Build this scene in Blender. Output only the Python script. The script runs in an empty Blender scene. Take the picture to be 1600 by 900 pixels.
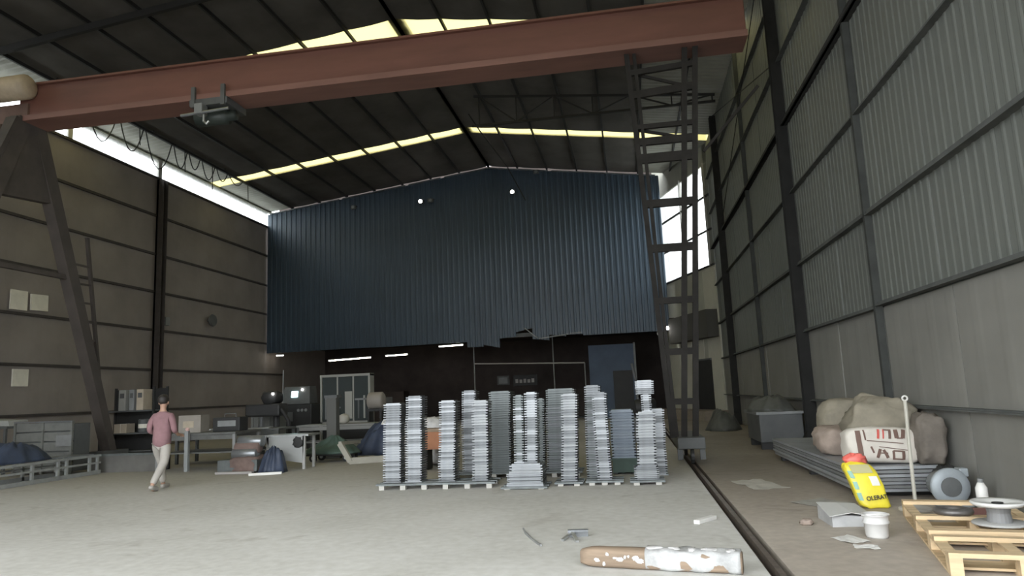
import bpy, bmesh, math, random
from mathutils import Vector, Matrix, noise
random.seed(7)
SC = bpy.context.scene
COL = SC.collection
PI = math.pi

# ------------------------------------------------------------------ camera
cam_d = bpy.data.cameras.new('camera')
cam = bpy.data.objects.new('camera', cam_d); COL.objects.link(cam)
F_PX, YAW, PITCH, ROLL, EYE = 1103.7, 0.160, 0.148, 0.043, 1.5
cam_d.sensor_width = 36.0
cam_d.lens = F_PX / 1600 * 36.0
cam_d.clip_end = 500
fw = Vector((-math.sin(YAW) * math.cos(PITCH), math.cos(YAW) * math.cos(PITCH), math.sin(PITCH)))
rt = Vector((math.cos(YAW), math.sin(YAW), 0)); up = rt.cross(fw)
r2 = rt * math.cos(ROLL) - up * math.sin(ROLL); u2 = rt * math.sin(ROLL) + up * math.cos(ROLL)
cam.matrix_world = Matrix(((r2.x, u2.x, -fw.x, 0), (r2.y, u2.y, -fw.y, 0), (r2.z, u2.z, -fw.z, EYE), (0, 0, 0, 1)))
SC.camera = cam

# ------------------------------------------------------------------ sky, exposure
world = bpy.data.worlds.new('overcast_sky'); SC.world = world; world.use_nodes = True
bg = world.node_tree.nodes['Background']
bg.inputs[0].default_value = (0.93, 0.97, 1.0, 1); bg.inputs[1].default_value = 1.0
SC.view_settings.view_transform = 'Standard'; SC.view_settings.look = 'None'
SC.view_settings.gamma = 1.0; SC.view_settings.use_curve_mapping = False
SC.view_settings.exposure = 2.85

# ------------------------------------------------------------------ materials
MATS = {}
def M(name, col, rough=0.7, metal=0.0, scale=0, amt=0.15, bump=0.0, col2=None, stretch=None, spec=0.5):
    if name in MATS: return MATS[name]
    m = bpy.data.materials.new(name); m.use_nodes = True; nt = m.node_tree
    b = nt.nodes['Principled BSDF']
    b.inputs['Base Color'].default_value = (*col, 1); b.inputs['Roughness'].default_value = rough
    b.inputs['Metallic'].default_value = metal
    b.inputs['Specular IOR Level'].default_value = spec
    if scale:
        tc = nt.nodes.new('ShaderNodeTexCoord'); mp = nt.nodes.new('ShaderNodeMapping')
        if stretch: mp.inputs['Scale'].default_value = stretch
        nz = nt.nodes.new('ShaderNodeTexNoise'); nz.inputs['Scale'].default_value = scale
        nz.inputs['Detail'].default_value = 6; nz.inputs['Roughness'].default_value = 0.6
        cr = nt.nodes.new('ShaderNodeValToRGB')
        c2 = col2 or tuple(min(1, c * (1 + amt)) for c in col); c1 = tuple(c * (1 - amt) for c in col) if not col2 else col
        cr.color_ramp.elements[0].color = (*c1, 1); cr.color_ramp.elements[1].color = (*c2, 1)
        cr.color_ramp.elements[0].position = 0.32; cr.color_ramp.elements[1].position = 0.68
        nt.links.new(tc.outputs['Object'], mp.inputs[0]); nt.links.new(mp.outputs[0], nz.inputs[0])
        nt.links.new(nz.outputs[0], cr.inputs[0]); nt.links.new(cr.outputs[0], b.inputs['Base Color'])
        if bump:
            bp = nt.nodes.new('ShaderNodeBump'); bp.inputs['Strength'].default_value = bump; bp.inputs['Distance'].default_value = 0.02
            nt.links.new(nz.outputs[0], bp.inputs['Height']); nt.links.new(bp.outputs[0], b.inputs['Normal'])
    MATS[name] = m; return m
def M_emit(name, col, s):
    m = bpy.data.materials.new(name); m.use_nodes = True; b = m.node_tree.nodes['Principled BSDF']
    b.inputs['Base Color'].default_value = (*col, 1)
    b.inputs['Emission Color'].default_value = (*col, 1); b.inputs['Emission Strength'].default_value = s
    MATS[name] = m; return m
def M_pane(name, col, clear):
    """translucent plastic roof sheet: part diffuse-translucent, part clear"""
    m = bpy.data.materials.new(name); m.use_nodes = True; nt = m.node_tree; nt.nodes.clear()
    o = nt.nodes.new('ShaderNodeOutputMaterial'); mx = nt.nodes.new('ShaderNodeMixShader')
    t = nt.nodes.new('ShaderNodeBsdfTranslucent'); c = nt.nodes.new('ShaderNodeBsdfTransparent')
    t.inputs[0].default_value = (*col, 1); c.inputs[0].default_value = (*col, 1); mx.inputs[0].default_value = clear
    nt.links.new(t.outputs[0], mx.inputs[1]); nt.links.new(c.outputs[0], mx.inputs[2]); nt.links.new(mx.outputs[0], o.inputs[0])
    MATS[name] = m; return m

def M_floor(name, c1, c2, c3, grime_falloff=(13.0, .7)):
    m = bpy.data.materials.new(name); m.use_nodes = True; nt = m.node_tree; b = nt.nodes['Principled BSDF']
    tc = nt.nodes.new('ShaderNodeTexCoord')
    n1 = nt.nodes.new('ShaderNodeTexNoise'); n1.inputs['Scale'].default_value = 0.35; n1.inputs['Detail'].default_value = 8; n1.inputs['Distortion'].default_value = 0.6
    n2 = nt.nodes.new('ShaderNodeTexNoise'); n2.inputs['Scale'].default_value = 9; n2.inputs['Detail'].default_value = 8
    n3 = nt.nodes.new('ShaderNodeTexNoise'); n3.inputs['Scale'].default_value = 1.1; n3.inputs['Detail'].default_value = 4; n3.inputs['Distortion'].default_value = 1.5
    r1 = nt.nodes.new('ShaderNodeValToRGB'); r1.color_ramp.elements[0].position = .35; r1.color_ramp.elements[1].position = .65
    r1.color_ramp.elements[0].color = (*c1, 1); r1.color_ramp.elements[1].color = (*c2, 1)
    r3 = nt.nodes.new('ShaderNodeValToRGB'); r3.color_ramp.elements[0].position = .6; r3.color_ramp.elements[1].position = .75
    r3.color_ramp.elements[0].color = (0, 0, 0, 1); r3.color_ramp.elements[1].color = (.55, .55, .55, 1)
    mx = nt.nodes.new('ShaderNodeMixRGB'); mx.inputs[2].default_value = (*c3, 1)
    mm = nt.nodes.new('ShaderNodeMixRGB'); mm.blend_type = 'OVERLAY'; mm.inputs[0].default_value = .25
    for n in (n1, n2, n3): nt.links.new(tc.outputs['Object'], n.inputs[0])
    nt.links.new(n1.outputs[0], r1.inputs[0]); nt.links.new(n3.outputs[0], r3.inputs[0])
    nt.links.new(r3.outputs[0], mx.inputs[0]); nt.links.new(r1.outputs[0], mx.inputs[1])
    nt.links.new(mx.outputs[0], mm.inputs[1]); nt.links.new(n2.outputs[0], mm.inputs[2]); nt.links.new(mm.outputs[0], b.inputs['Base Color'])
    # work-area dirt plus painted light falloff darken the far floor, with a ragged edge
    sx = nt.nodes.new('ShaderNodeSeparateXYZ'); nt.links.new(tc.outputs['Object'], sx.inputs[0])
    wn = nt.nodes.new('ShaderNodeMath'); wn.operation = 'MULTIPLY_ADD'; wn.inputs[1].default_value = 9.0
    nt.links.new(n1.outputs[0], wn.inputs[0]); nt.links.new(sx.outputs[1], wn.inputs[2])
    gr = nt.nodes.new('ShaderNodeMapRange'); gr.inputs[1].default_value = grime_falloff[0]+2.5; gr.inputs[2].default_value = grime_falloff[0]+7.0
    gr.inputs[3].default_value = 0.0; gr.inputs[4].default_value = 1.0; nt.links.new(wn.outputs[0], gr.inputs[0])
    gm = nt.nodes.new('ShaderNodeMixRGB'); gm.blend_type = 'MULTIPLY'; gm.inputs[2].default_value = (grime_falloff[1], grime_falloff[1]*.96, grime_falloff[1]*.9, 1)
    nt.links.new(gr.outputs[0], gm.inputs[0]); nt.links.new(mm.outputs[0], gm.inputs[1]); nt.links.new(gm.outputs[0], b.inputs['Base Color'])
    b.inputs['Roughness'].default_value = .62; b.inputs['Specular IOR Level'].default_value = .35
    bp = nt.nodes.new('ShaderNodeBump'); bp.inputs['Strength'].default_value = .12; bp.inputs['Distance'].default_value = .01
    nt.links.new(n2.outputs[0], bp.inputs['Height']); nt.links.new(bp.outputs[0], b.inputs['Normal'])
    MATS[name] = m; return m

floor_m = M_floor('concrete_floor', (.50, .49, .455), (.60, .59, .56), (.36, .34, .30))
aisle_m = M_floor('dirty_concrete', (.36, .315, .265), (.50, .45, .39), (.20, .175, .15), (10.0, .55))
leftwall_m = M('left_sheet', (0.230, 0.202, 0.184), .7, 0, .5, .15)
rightwall_m = M('right_sheet', (0.131, 0.139, 0.127), .55, 0, .6, .12, stretch=(1, 1, .25))
lowwall_m = M('lower_sheet', (0.193, 0.189, 0.172), .7, 0, .7, .12)
girt_m = M('girt_steel', (.035, .035, .035), .85, 0, 3, .2, spec=.15)
girtl_m = M('left_girt_steel', (.05, .043, .04), .7, .1, 3, .2)
col_m = M('column_steel', (.022, .022, .021), .85, 0, 3, .2, spec=.15)
roof_m = M('roof_insulation', (.095, .088, .08), .8, 0, .6, .25, spec=.2)
roofpale_m = M('roof_sheet_bare', (.30, .30, .26), .6, 0, .8, .15)
purlin_m = M('purlin_steel', (.018, .017, .016), .7, .1)
blue_m = M('blue_sheet', (.040, .063, .092), .42, 0, .4, .12)
red_m = M('girder_red', (.15, .064, .048), .6, 0, 1.2, .22, stretch=(.2, 1, 1))
crane_m = M('crane_grey', (.028, .026, .024), .85, 0, 3, .2, spec=.15)
cream_m = M('cream_paint', (0.440, 0.360, 0.264), .6, 0, 3, .15)
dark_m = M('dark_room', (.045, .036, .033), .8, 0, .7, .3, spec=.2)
black_m = M('black_steel', (.02, .02, .02), .6, 0, 3, .2)
galv_m = M('galvanised', (0.156, 0.165, 0.173), .42, .5, 6, .18)
galv2_m = M('galvanised_dull', (0.147, 0.162, 0.162), .5, .5, 6, .18)
galv3_m = M('galvanised_edge', (0.250, 0.262, 0.274), .35, .6, 6, .1)
galvw_m = M('galvanised_white', (0.269, 0.282, 0.291), .4, .3, 6, .1)
steel_m = M('bare_steel', (.42, .43, .43), .4, .7, 4, .2)
grey_m = M('grey_paint', (0.210, 0.217, 0.217), .6, 0, 2, .15)
dgrey_m = M('dark_grey_paint', (0.088, 0.092, 0.092), .6, 0, 2, .2)
white_m = M('white_paint', (.72, .71, .68), .5, 0, 2, .08)
wood_m = M('pine', (.62, .47, .29), .7, 0, 2.5, .22, stretch=(.4, 5, 5), bump=.1)
woodold_m = M('old_wood', (.25, .185, .13), .8, 0, 3, .3, stretch=(.3, 4, 4), bump=.3)
tarpb_m = M('blue_tarp', (.035, .048, .082), .55, 0, 3, .3, bump=.2)
tarpd_m = M('dark_tarp', (.085, .088, .08), .6, 0, 2.5, .3, bump=.2)
sack_m = M('sack_olive', (.24, .215, .165), .85, 0, 4, .2, bump=.3)
sackp_m = M('sack_tan', (.30, .24, .20), .85, 0, 4, .2, bump=.3)
sackw_m = M('sack_white', (.60, .56, .50), .7, 0, 3, .1, bump=.2)
sackd_m = M('sack_brown', (.15, .13, .11), .85, 0, 4, .25, bump=.3)
brown_m = M('print_brown', (.15, .09, .07), .7)
redp_m = M('print_red', (.55, .10, .08), .6)
yellow_m = M('yellow_plastic', (.78, .66, .05), .35, 0, 3, .12, bump=.15)
redpl_m = M('red_plastic', (.75, .16, .13), .4, 0, 3, .15)
green_m = M('green_plastic', (0.054, 0.090, 0.072), .6, 0, 2, .2)
teal_m = M('print_teal', (.25, .45, .36), .5)
paper_m = M('paper', (.70, .67, .58), .8, 0, 3, .08)
card_m = M('cardboard', (.42, .36, .28), .85, 0, 3, .12)
orange_m = M('orange_paint', (.35, .14, .06), .6, 0, 3, .2)
pink_m = M('pink_shirt', (0.238, 0.133, 0.144), .85, 0, 5, .15)
trous_m = M('pale_trousers', (0.391, 0.365, 0.332), .85, 0, 5, .1)
skin_m = M('skin', (.40, .24, .17), .6)
hair_m = M('hair', (.02, .016, .014), .6)
rubber_m = M('rubber', (.02, .02, .02), .7)
foam_m = M('white_foam', (.52, .51, .50), .6, 0, 6, .2, bump=.5)
glass_m = M('dark_glass', (.05, .06, .06), .12)
frp_m = M_pane('yellow_fibreglass', (.27, .235, .098), .5)
clear_m = M_pane('clear_sheet', (.96, .98, .97), .75)
tube_m = M_emit('tube_light', (1.0, .93, .80), 5.0)
flood_m = M_emit('flood_light', (1.0, .97, .92), 6.0)
screen_m = M_emit('screen', (.55, .9, .95), 2.2)

# ------------------------------------------------------------------ mesh tools
class MB:
    def __init__(s): s.v = []; s.f = []
    def add(s, vs, fs):
        n = len(s.v); s.v += [tuple(v) for v in vs]; s.f += [tuple(i + n for i in f) for f in fs]; return s
    def box(s, x0, x1, y0, y1, z0, z1):
        return s.add([(x0,y0,z0),(x1,y0,z0),(x1,y1,z0),(x0,y1,z0),(x0,y0,z1),(x1,y0,z1),(x1,y1,z1),(x0,y1,z1)],
                     [(3,2,1,0),(4,5,6,7),(0,1,5,4),(1,2,6,5),(2,3,7,6),(3,0,4,7)])
    def hexa(s, v):   # 8 corners: bottom 4 ccw, top 4
        return s.add(v, [(3,2,1,0),(4,5,6,7),(0,1,5,4),(1,2,6,5),(2,3,7,6),(3,0,4,7)])
    def beam(s, p, q, w, h, w2=None, h2=None):
        p, q = Vector(p), Vector(q); d = (q - p).normalized()
        u = Vector((0,0,1)) if abs(d.z) < .95 else Vector((0,1,0))
        a = d.cross(u).normalized(); b = a.cross(d).normalized()
        w2 = w2 or w; h2 = h2 or h
        vs = [p + a*i*w/2 + b*j*h/2 for i, j in ((-1,-1),(1,-1),(1,1),(-1,1))] + [q + a*i*w2/2 + b*j*h2/2 for i, j in ((-1,-1),(1,-1),(1,1),(-1,1))]
        return s.hexa(vs)
    def tube(s, pts, r, n=8, caps=True):
        pts = [Vector(p) for p in pts]; rs = r if isinstance(r, (list, tuple)) else [r]*len(pts)
        k = len(s.v); prev = None
        for i, p in enumerate(pts):
            d = (pts[min(i+1, len(pts)-1)] - pts[max(i-1, 0)]).normalized()
            if prev is None:
                u = Vector((0,0,1)) if abs(d.z) < .9 else Vector((1,0,0)); a = d.cross(u).normalized()
            else: a = (prev - d * prev.dot(d)).normalized()
            prev = a; b = d.cross(a)
            for j in range(n):
                t = 2*PI*j/n; s.v.append(tuple(p + (a*math.cos(t) + b*math.sin(t))*rs[i]))
        for i in range(len(pts)-1):
            for j in range(n):
                j2 = (j+1) % n; s.f.append((k+i*n+j, k+i*n+j2, k+(i+1)*n+j2, k+(i+1)*n+j))
        if caps:
            s.f.append(tuple(k+j for j in reversed(range(n)))); s.f.append(tuple(k+(len(pts)-1)*n+j for j in range(n)))
        return s
    def lathe(s, prof, n=20, c=(0,0,0), axis='z'):
        k = len(s.v)
        for r, z in prof:
            for j in range(n):
                t = 2*PI*j/n; x, y = r*math.cos(t), r*math.sin(t)
                p = (x, y, z) if axis == 'z' else ((x, -z, y) if axis == 'y' else (z, x, y))
                s.v.append((c[0]+p[0], c[1]+p[1], c[2]+p[2]))
        for i in range(len(prof)-1):
            for j in range(n):
                j2 = (j+1) % n; s.f.append((k+i*n+j, k+i*n+j2, k+(i+1)*n+j2, k+(i+1)*n+j))
        if prof[0][0] > 0: s.f.append(tuple(k+j for j in reversed(range(n))))
        if prof[-1][0] > 0: s.f.append(tuple(k+(len(prof)-1)*n+j for j in range(n)))
        return s
    def blob(s, c, size, e=.55, ns=(20, 12), amp=.06, freq=2.5, seed=0, sag=.0):
        """a soft stuffed shape: superellipsoid pushed about by noise, flat underneath"""
        k = len(s.v); nu, nv = ns
        sp = lambda a, p: math.copysign(abs(a)**p, a)
        for i in range(nv+1):
            ph = -PI/2 + PI*i/nv
            for j in range(nu):
                th = 2*PI*j/nu
                x = sp(math.cos(ph), e)*sp(math.cos(th), e); y = sp(math.cos(ph), e)*sp(math.sin(th), e); z = sp(math.sin(ph), e)
                q = Vector((x*1.0, y*1.0, z)); d = noise.noise(q*freq + Vector((seed*7.1, seed*3.3, 0)))
                d += .45*noise.noise(q*freq*2.6 + Vector((seed*2.1, seed*5.3, 4)))
                g = 1 + amp*2*d
                zz = z*g
                if z > 0: zz -= sag*(abs(x)**2)
                s.v.append((c[0]+x*g*size[0]/2, c[1]+y*g*size[1]/2, c[2]+max(zz, -1)*size[2]/2))
        for i in range(nv):
            for j in range(nu):
                j2 = (j+1) % nu; s.f.append((k+i*nu+j, k+i*nu+j2, k+(i+1)*nu+j2, k+(i+1)*nu+j))
        return s
    def drape(s, c, size, folds=7, seed=0, n=26, p=2.2):
        """a heap of cloth: dome with radial folds and lumps, closed below"""
        rings = n//2; k = len(s.v); m = n*2
        for i in range(rings+1):
            r = i/rings
            for j in range(m):
                a = 2*PI*j/m; q = Vector((math.cos(a)*r*1.6, math.sin(a)*r*1.6, seed*3.7))
                nz = noise.noise(q*1.3)*.35 + noise.noise(q*3.1)*.16
                rr = r*(1 + .10*math.sin(a*3+seed) + .05*math.sin(a*folds+seed*2)*r)
                z = max(0, (1-r**p)*(1+nz) + .10*r*(1-r)*3*math.sin(a*folds+seed+4*r))
                s.v.append((c[0]+math.cos(a)*rr*size[0]/2, c[1]+math.sin(a)*rr*size[1]/2, c[2]+(z*size[2] if i < rings else 0)))
        for i in range(rings):
            for j in range(m):
                j2 = (j+1) % m; s.f.append((k+i*m+j, k+i*m+j2, k+(i+1)*m+j2, k+(i+1)*m+j))
        s.f.append(tuple(k+rings*m+j for j in range(m)))
        return s
    def sheet(s, grid, thick=(0,0,0)):
        """grid[i][j] of points -> surface with a back face offset by thick"""
        k = len(s.v); ni, nj = len(grid), len(grid[0]); t = Vector(thick)
        for r in grid:
            for p in r: s.v.append(tuple(p))
        idx = lambda i, j: k + i*nj + j
        for i in range(ni-1):
            for j in range(nj-1): s.f.append((idx(i,j), idx(i+1,j), idx(i+1,j+1), idx(i,j+1)))
        if t.length > 0:
            o = ni*nj
            for r in grid:
                for p in r: s.v.append(tuple(Vector(p)+t))
            for i in range(ni-1):
                for j in range(nj-1): s.f.append((idx(i,j)+o, idx(i,j+1)+o, idx(i+1,j+1)+o, idx(i+1,j)+o))
            for i in range(ni-1):
                for j in (0, nj-1): s.f.append((idx(i,j), idx(i,j)+o, idx(i+1,j)+o, idx(i+1,j)))
            for j in range(nj-1):
                for i in (0, ni-1): s.f.append((idx(i,j), idx(i,j+1), idx(i,j+1)+o, idx(i,j)+o))
        return s
    def mesh(s, name, mat, smooth=False):
        me = bpy.data.meshes.new(name); me.from_pydata(s.v, [], s.f); me.materials.append(mat)
        bm = bmesh.new(); bm.from_mesh(me); bmesh.ops.recalc_face_normals(bm, faces=bm.faces); bm.to_mesh(me); bm.free()
        if smooth: me.polygons.foreach_set('use_smooth', [True]*len(me.polygons))
        me.update(); return me
    def build(s, name, mat, parent=None, smooth=False, bevel=0, loc=None):
        o = link(name, s.mesh(name, mat, smooth), parent)
        if loc: o.location = loc
        if bevel:
            b = o.modifiers.new('bevel', 'BEVEL'); b.width = bevel; b.segments = 2; b.limit_method = 'ANGLE'
        return o
def link(name, me, parent=None, loc=None, rot=None):
    o = bpy.data.objects.new(name, me); COL.objects.link(o); o.parent = parent
    if loc: o.location = loc
    if rot: o.rotation_euler = rot
    return o
def tag(o, label, cat, group=None):
    o['label'] = label; o['category'] = cat
    if group: o['group'] = group
    return o
def thing(name, label, cat, loc=(0,0,0), rotz=0, group=None):
    o = bpy.data.objects.new(name, None); COL.objects.link(o); o.empty_display_size = .2
    o.location = loc; o.rotation_euler = (0, 0, rotz); return tag(o, label, cat, group)
def struct(o): o['kind'] = 'structure'; return o
def box(*a): return MB().box(*a)

# ------------------------------------------------------------------ the building
XL, XR, YB, EAVE, RIDGE, RX = -19.45, 3.88, 35.8, 12.19, 13.69, -6.81
Y0 = -0.5
def roof_z(x): return RIDGE - (x-RX)*(RIDGE-EAVE)/(XR-RX) if x > RX else RIDGE - (RX-x)*(RIDGE-EAVE)/(RX-XL)

# ground outside and floor slabs, crane rail in its channel between them
struct(box(-120, 120, -120, 120, -.6, -.42).build('ground', M('yard', (.35, .34, .32), .9, 0, .2, .15)))
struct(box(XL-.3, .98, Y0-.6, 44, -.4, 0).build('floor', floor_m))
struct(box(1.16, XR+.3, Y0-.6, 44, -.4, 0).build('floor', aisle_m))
rail = thing('crane_rail', 'worn steel crane rail running along the floor in a dark channel', 'rail', (1.07, 0, 0))
box(-.09, .09, Y0-.6, 36, -.4, -.10).build('channel', black_m, rail)
MB().box(-.025, .025, Y0-.6, 36, -.10, .012).box(-.06, .06, Y0-.6, 36, -.10, -.085).build('rail_head', M('rail_steel', (.16, .13, .11), .45, .5, 8, .3), rail)

# ---- left wall
ROWS_L = [0.0, 1.46, 3.10, 4.75, 6.36, 7.96, 9.63, 11.28]
wl = struct(box(XL-.22, XL-.12, Y0, 44, 0, 11.28).build('wall_left', leftwall_m))
bays = [Y0, 7.1, 16.9, 26.6, 37.6]
def ribbed(w, h, pitch, depth, flat=False):
    """wall sheet lying in local x (width) / z, ribs along z, thickness to -y"""
    xs = [0.0]; ds = [0.0]; x = 0
    n = max(1, round(w/pitch)); p = w/n
    for i in range(n):
        b = i*p
        xs += [b+p*.55, b+p*.68, b+p*.87, b+p]; ds += [0, depth, depth, 0]
    g = [[(X, -D, 0) for X, D in zip(xs, ds)], [(X, -D, h) for X, D in zip(xs, ds)]]
    return MB().sheet(g, (0, .03, 0))
for i in range(len(bays)-1):
    w = bays[i+1]-bays[i]-.06
    for j in range(7):
        h = ROWS_L[j+1]-ROWS_L[j]-.07
        me = ribbed(w, h, .6, .004).mesh('panel', leftwall_m)
        link('panel', me, wl, (XL-.06+random.uniform(-.015, .01), bays[i]+.03, ROWS_L[j]+.035), (0, random.uniform(-.002, .002), PI/2))
for j in range(1, 8):
    for i in range(len(bays)-1):
        box(XL-.1, XL+.025, bays[i], bays[i+1], ROWS_L[j]-.045, ROWS_L[j]+.045).build('girt', girtl_m, wl)
for y in bays[1:-1]:
    MB().box(XL-.02, XL+.30, y-.15, y-.12, 0, 11.2).box(XL-.02, XL+.30, y+.12, y+.15, 0, 11.2).box(XL-.02, XL+.06, y-.15, y+.15, 0, 11.2).build('column', girtl_m, wl)
    box(XL-.1, XL+.0, y-.12, y+.12, 11.28, 12.19).build('mullion', M('mullion', (.35, .34, .32), .6), wl)
for i in range(len(bays)-1):     # clerestory strip of clear corrugated sheet
    n = int((bays[i+1]-bays[i])/1.1); w = (bays[i+1]-bays[i]-.24)/n
    for k in range(n):
        me = ribbed(w-.02, .84, .28, .012).mesh('clerestory_pane', clear_m)
        link('clerestory_pane', me, wl, (XL-.05, bays[i]+.12+k*w, 11.325), (0, 0, PI/2))
box(XL-.1, XL, 21.5, 21.72, 11.28, 12.19).build('mullion', MATS['mullion'], wl)
box(XL-.14, XL+.03, Y0, 44, 12.12, 12.22).build('eave_beam', M('eave_steel', (.16, .165, .12), .6), wl)

# ---- right wall
ROWS_R = [0.0, 1.08, 2.60, 4.10, 5.77, 7.42, 8.95, 10.55, 12.10]
YE = 31.4
wr = struct(box(XR+.12, XR+.22, Y0, YE, 0, 12.15).build('wall_right', rightwall_m))
cols_r = [-.3, 2.0, 6.2, 11.8, 16.6, 22.0, 27.7]
for j in range(8):
    z0, z1 = ROWS_R[j], ROWS_R[j+1]
    step = 2.4 if j < 2 else .84
    n = round((YE-Y0)/step); w = (YE-Y0)/n
    mat = lowwall_m if j < 2 else rightwall_m
    me = ribbed(w-(.012 if j >= 2 else .03), z1-z0-.03, .21 if j >= 2 else .6, .010 if j >= 2 else .004).mesh('panel', mat)
    for k in range(n):
        link('panel', me, wr, (XR+.07+random.uniform(-.012, .006), Y0+w*(k+1), z0+.015), (0, 0, -PI/2))
for j, wd in zip(range(1, 8), (.04, .06, .08, .06, .12, .05, .06)):
    for i in range(len(cols_r)):
        ya = cols_r[i]; yb = cols_r[i+1] if i+1 < len(cols_r) else YE
        dz = (.035 if (j == 2 and i == 2) else 0)
        MB().box(XR-.02-.04*(wd > .1), XR+.08, ya, yb, ROWS_R[j]-wd/2+dz, ROWS_R[j]+wd/2+dz).box(XR-.05-.04*(wd > .1), XR-.015, ya, yb, ROWS_R[j]-wd/2+dz, ROWS_R[j]-wd/2+.02+dz).build('girt', M('girt_grey', (0.091, 0.095, 0.091), .85, 0, 3, .2, spec=.15) if wd < .1 else girt_m, wr)
for y, heavy in zip(cols_r, (1, 0, 1, 0, 1, 0, 1)):
    if heavy:
        MB().box(XR-.17, XR+.06, y-.10, y-.08, 0, 12.0).box(XR-.17, XR+.06, y+.08, y+.10, 0, 12.0).box(XR-.10, XR-.08, y-.09, y+.09, 0, 12.0).build('column', col_m, wr)
        MB().hexa([(XR-.34, y-.20, 0), (XR+.05, y-.20, 0), (XR+.05, y+.20, 0), (XR-.34, y+.20, 0), (XR-.17, y-.10, .4), (XR+.05, y-.10, .4), (XR+.05, y+.10, .4), (XR-.17, y+.10, .4)]).build('column_foot', col_m, wr)
    else:
        box(XR-.05, XR+.06, y-.045, y+.045, 0, 12.0).build('post', M('post_grey', (.05, .053, .05), .85, 0, 3, .2, spec=.15), wr)
for (ya, za, yb, zb) in ((7.1, 9.0, 16.6, 12.0), (16.6, 8.95, 27.7, 12.0), (16.6, 12.0, 27.7, 7.5)):
    MB().tube([(XR-.06, ya, za), (XR-.06, yb, zb)], .014, 6).build('brace_rod', girt_m, wr)

# ---- end wall beyond the partition, turning in obliquely
P0 = Vector((XR, YE, 0)); P1 = Vector((1.75, 37.6, 0)); ed = (P1-P0); EL = ed.length; ed.normalize()
en = Vector((ed.y, -ed.x, 0))            # away from the room
if en.x < 0: en = -en
def EW(t, z, off=0): v = P0 + ed*t + en*off; return (v.x, v.y, z)
def ebox(t0, t1, z0, z1, o0, o1):
    return MB().hexa([EW(t0,z0,o0), EW(t1,z0,o0), EW(t1,z0,o1), EW(t0,z0,o1), EW(t0,z1,o0), EW(t1,z1,o0), EW(t1,z1,o1), EW(t0,z1,o1)])
we = struct(ebox(0, EL, 0, 6.72, .06, .16).build('wall_end', M('end_sheet', (.33, .325, .27), .7, 0, .6, .15)))
ebox(0, .35, 6.72, 12.3, .06, .16).build('side_sheet', rightwall_m, we)
ebox(.0, EL, 11.3, 13.2, .06, .16).build('top_sheet', roofpale_m, we)
t = .38
while t < EL-.3:
    ebox(t, min(t+.8, EL)-.03, 6.76, 11.28, .08, .11).build('window_pane', clear_m, we); t += .8
for z in (6.72, 8.3, 9.85): ebox(0, EL, z-.04, z+.04, .0, .07).build('girt', girt_m, we)
ebox(.33, .41, 6.7, 11.4, -.02, .1).build('mullion', M('mullion', (.35, .34, .32), .6), we)
ebox(3.0, 3.08, 6.7, 11.4, -.02, .1).build('mullion', MATS['mullion'], we)
for t0 in (0.05, 1.75, 3.1, 4.5): ebox(t0, t0+1.25, .05, 4.6 if t0 > 1 else 6.6, .03, .06).build('panel', M('end_pale', (.42, .41, .34), .7, 0, .7, .12), we)
ebox(.1, 4.4, 3.55, 4.75, -.5, .02).build('canopy', M('canopy_dark', (.06, .058, .05), .8), we)
d1 = struct(ebox(1.05, 2.6, .42, 2.6, -.02, .05).build('door_1', black_m))
MB().add([], []).hexa([EW(2.6,.42,-.05),EW(2.68,.42,-.05),EW(2.68,.42,.03),EW(2.6,.42,.03),EW(2.6,2.66,-.05),EW(2.68,2.66,-.05),EW(2.68,2.66,.03),EW(2.6,2.66,.03)]).build('door_frame', dgrey_m, d1)
ebox(1.05, 2.68, 2.6, 2.68, -.05, .03).build('door_frame', dgrey_m, d1)
struct(ebox(-.3, 6.0, 0, .42, -1.1, .05).build('trim_1', aisle_m))      # concrete step under the door

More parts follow.
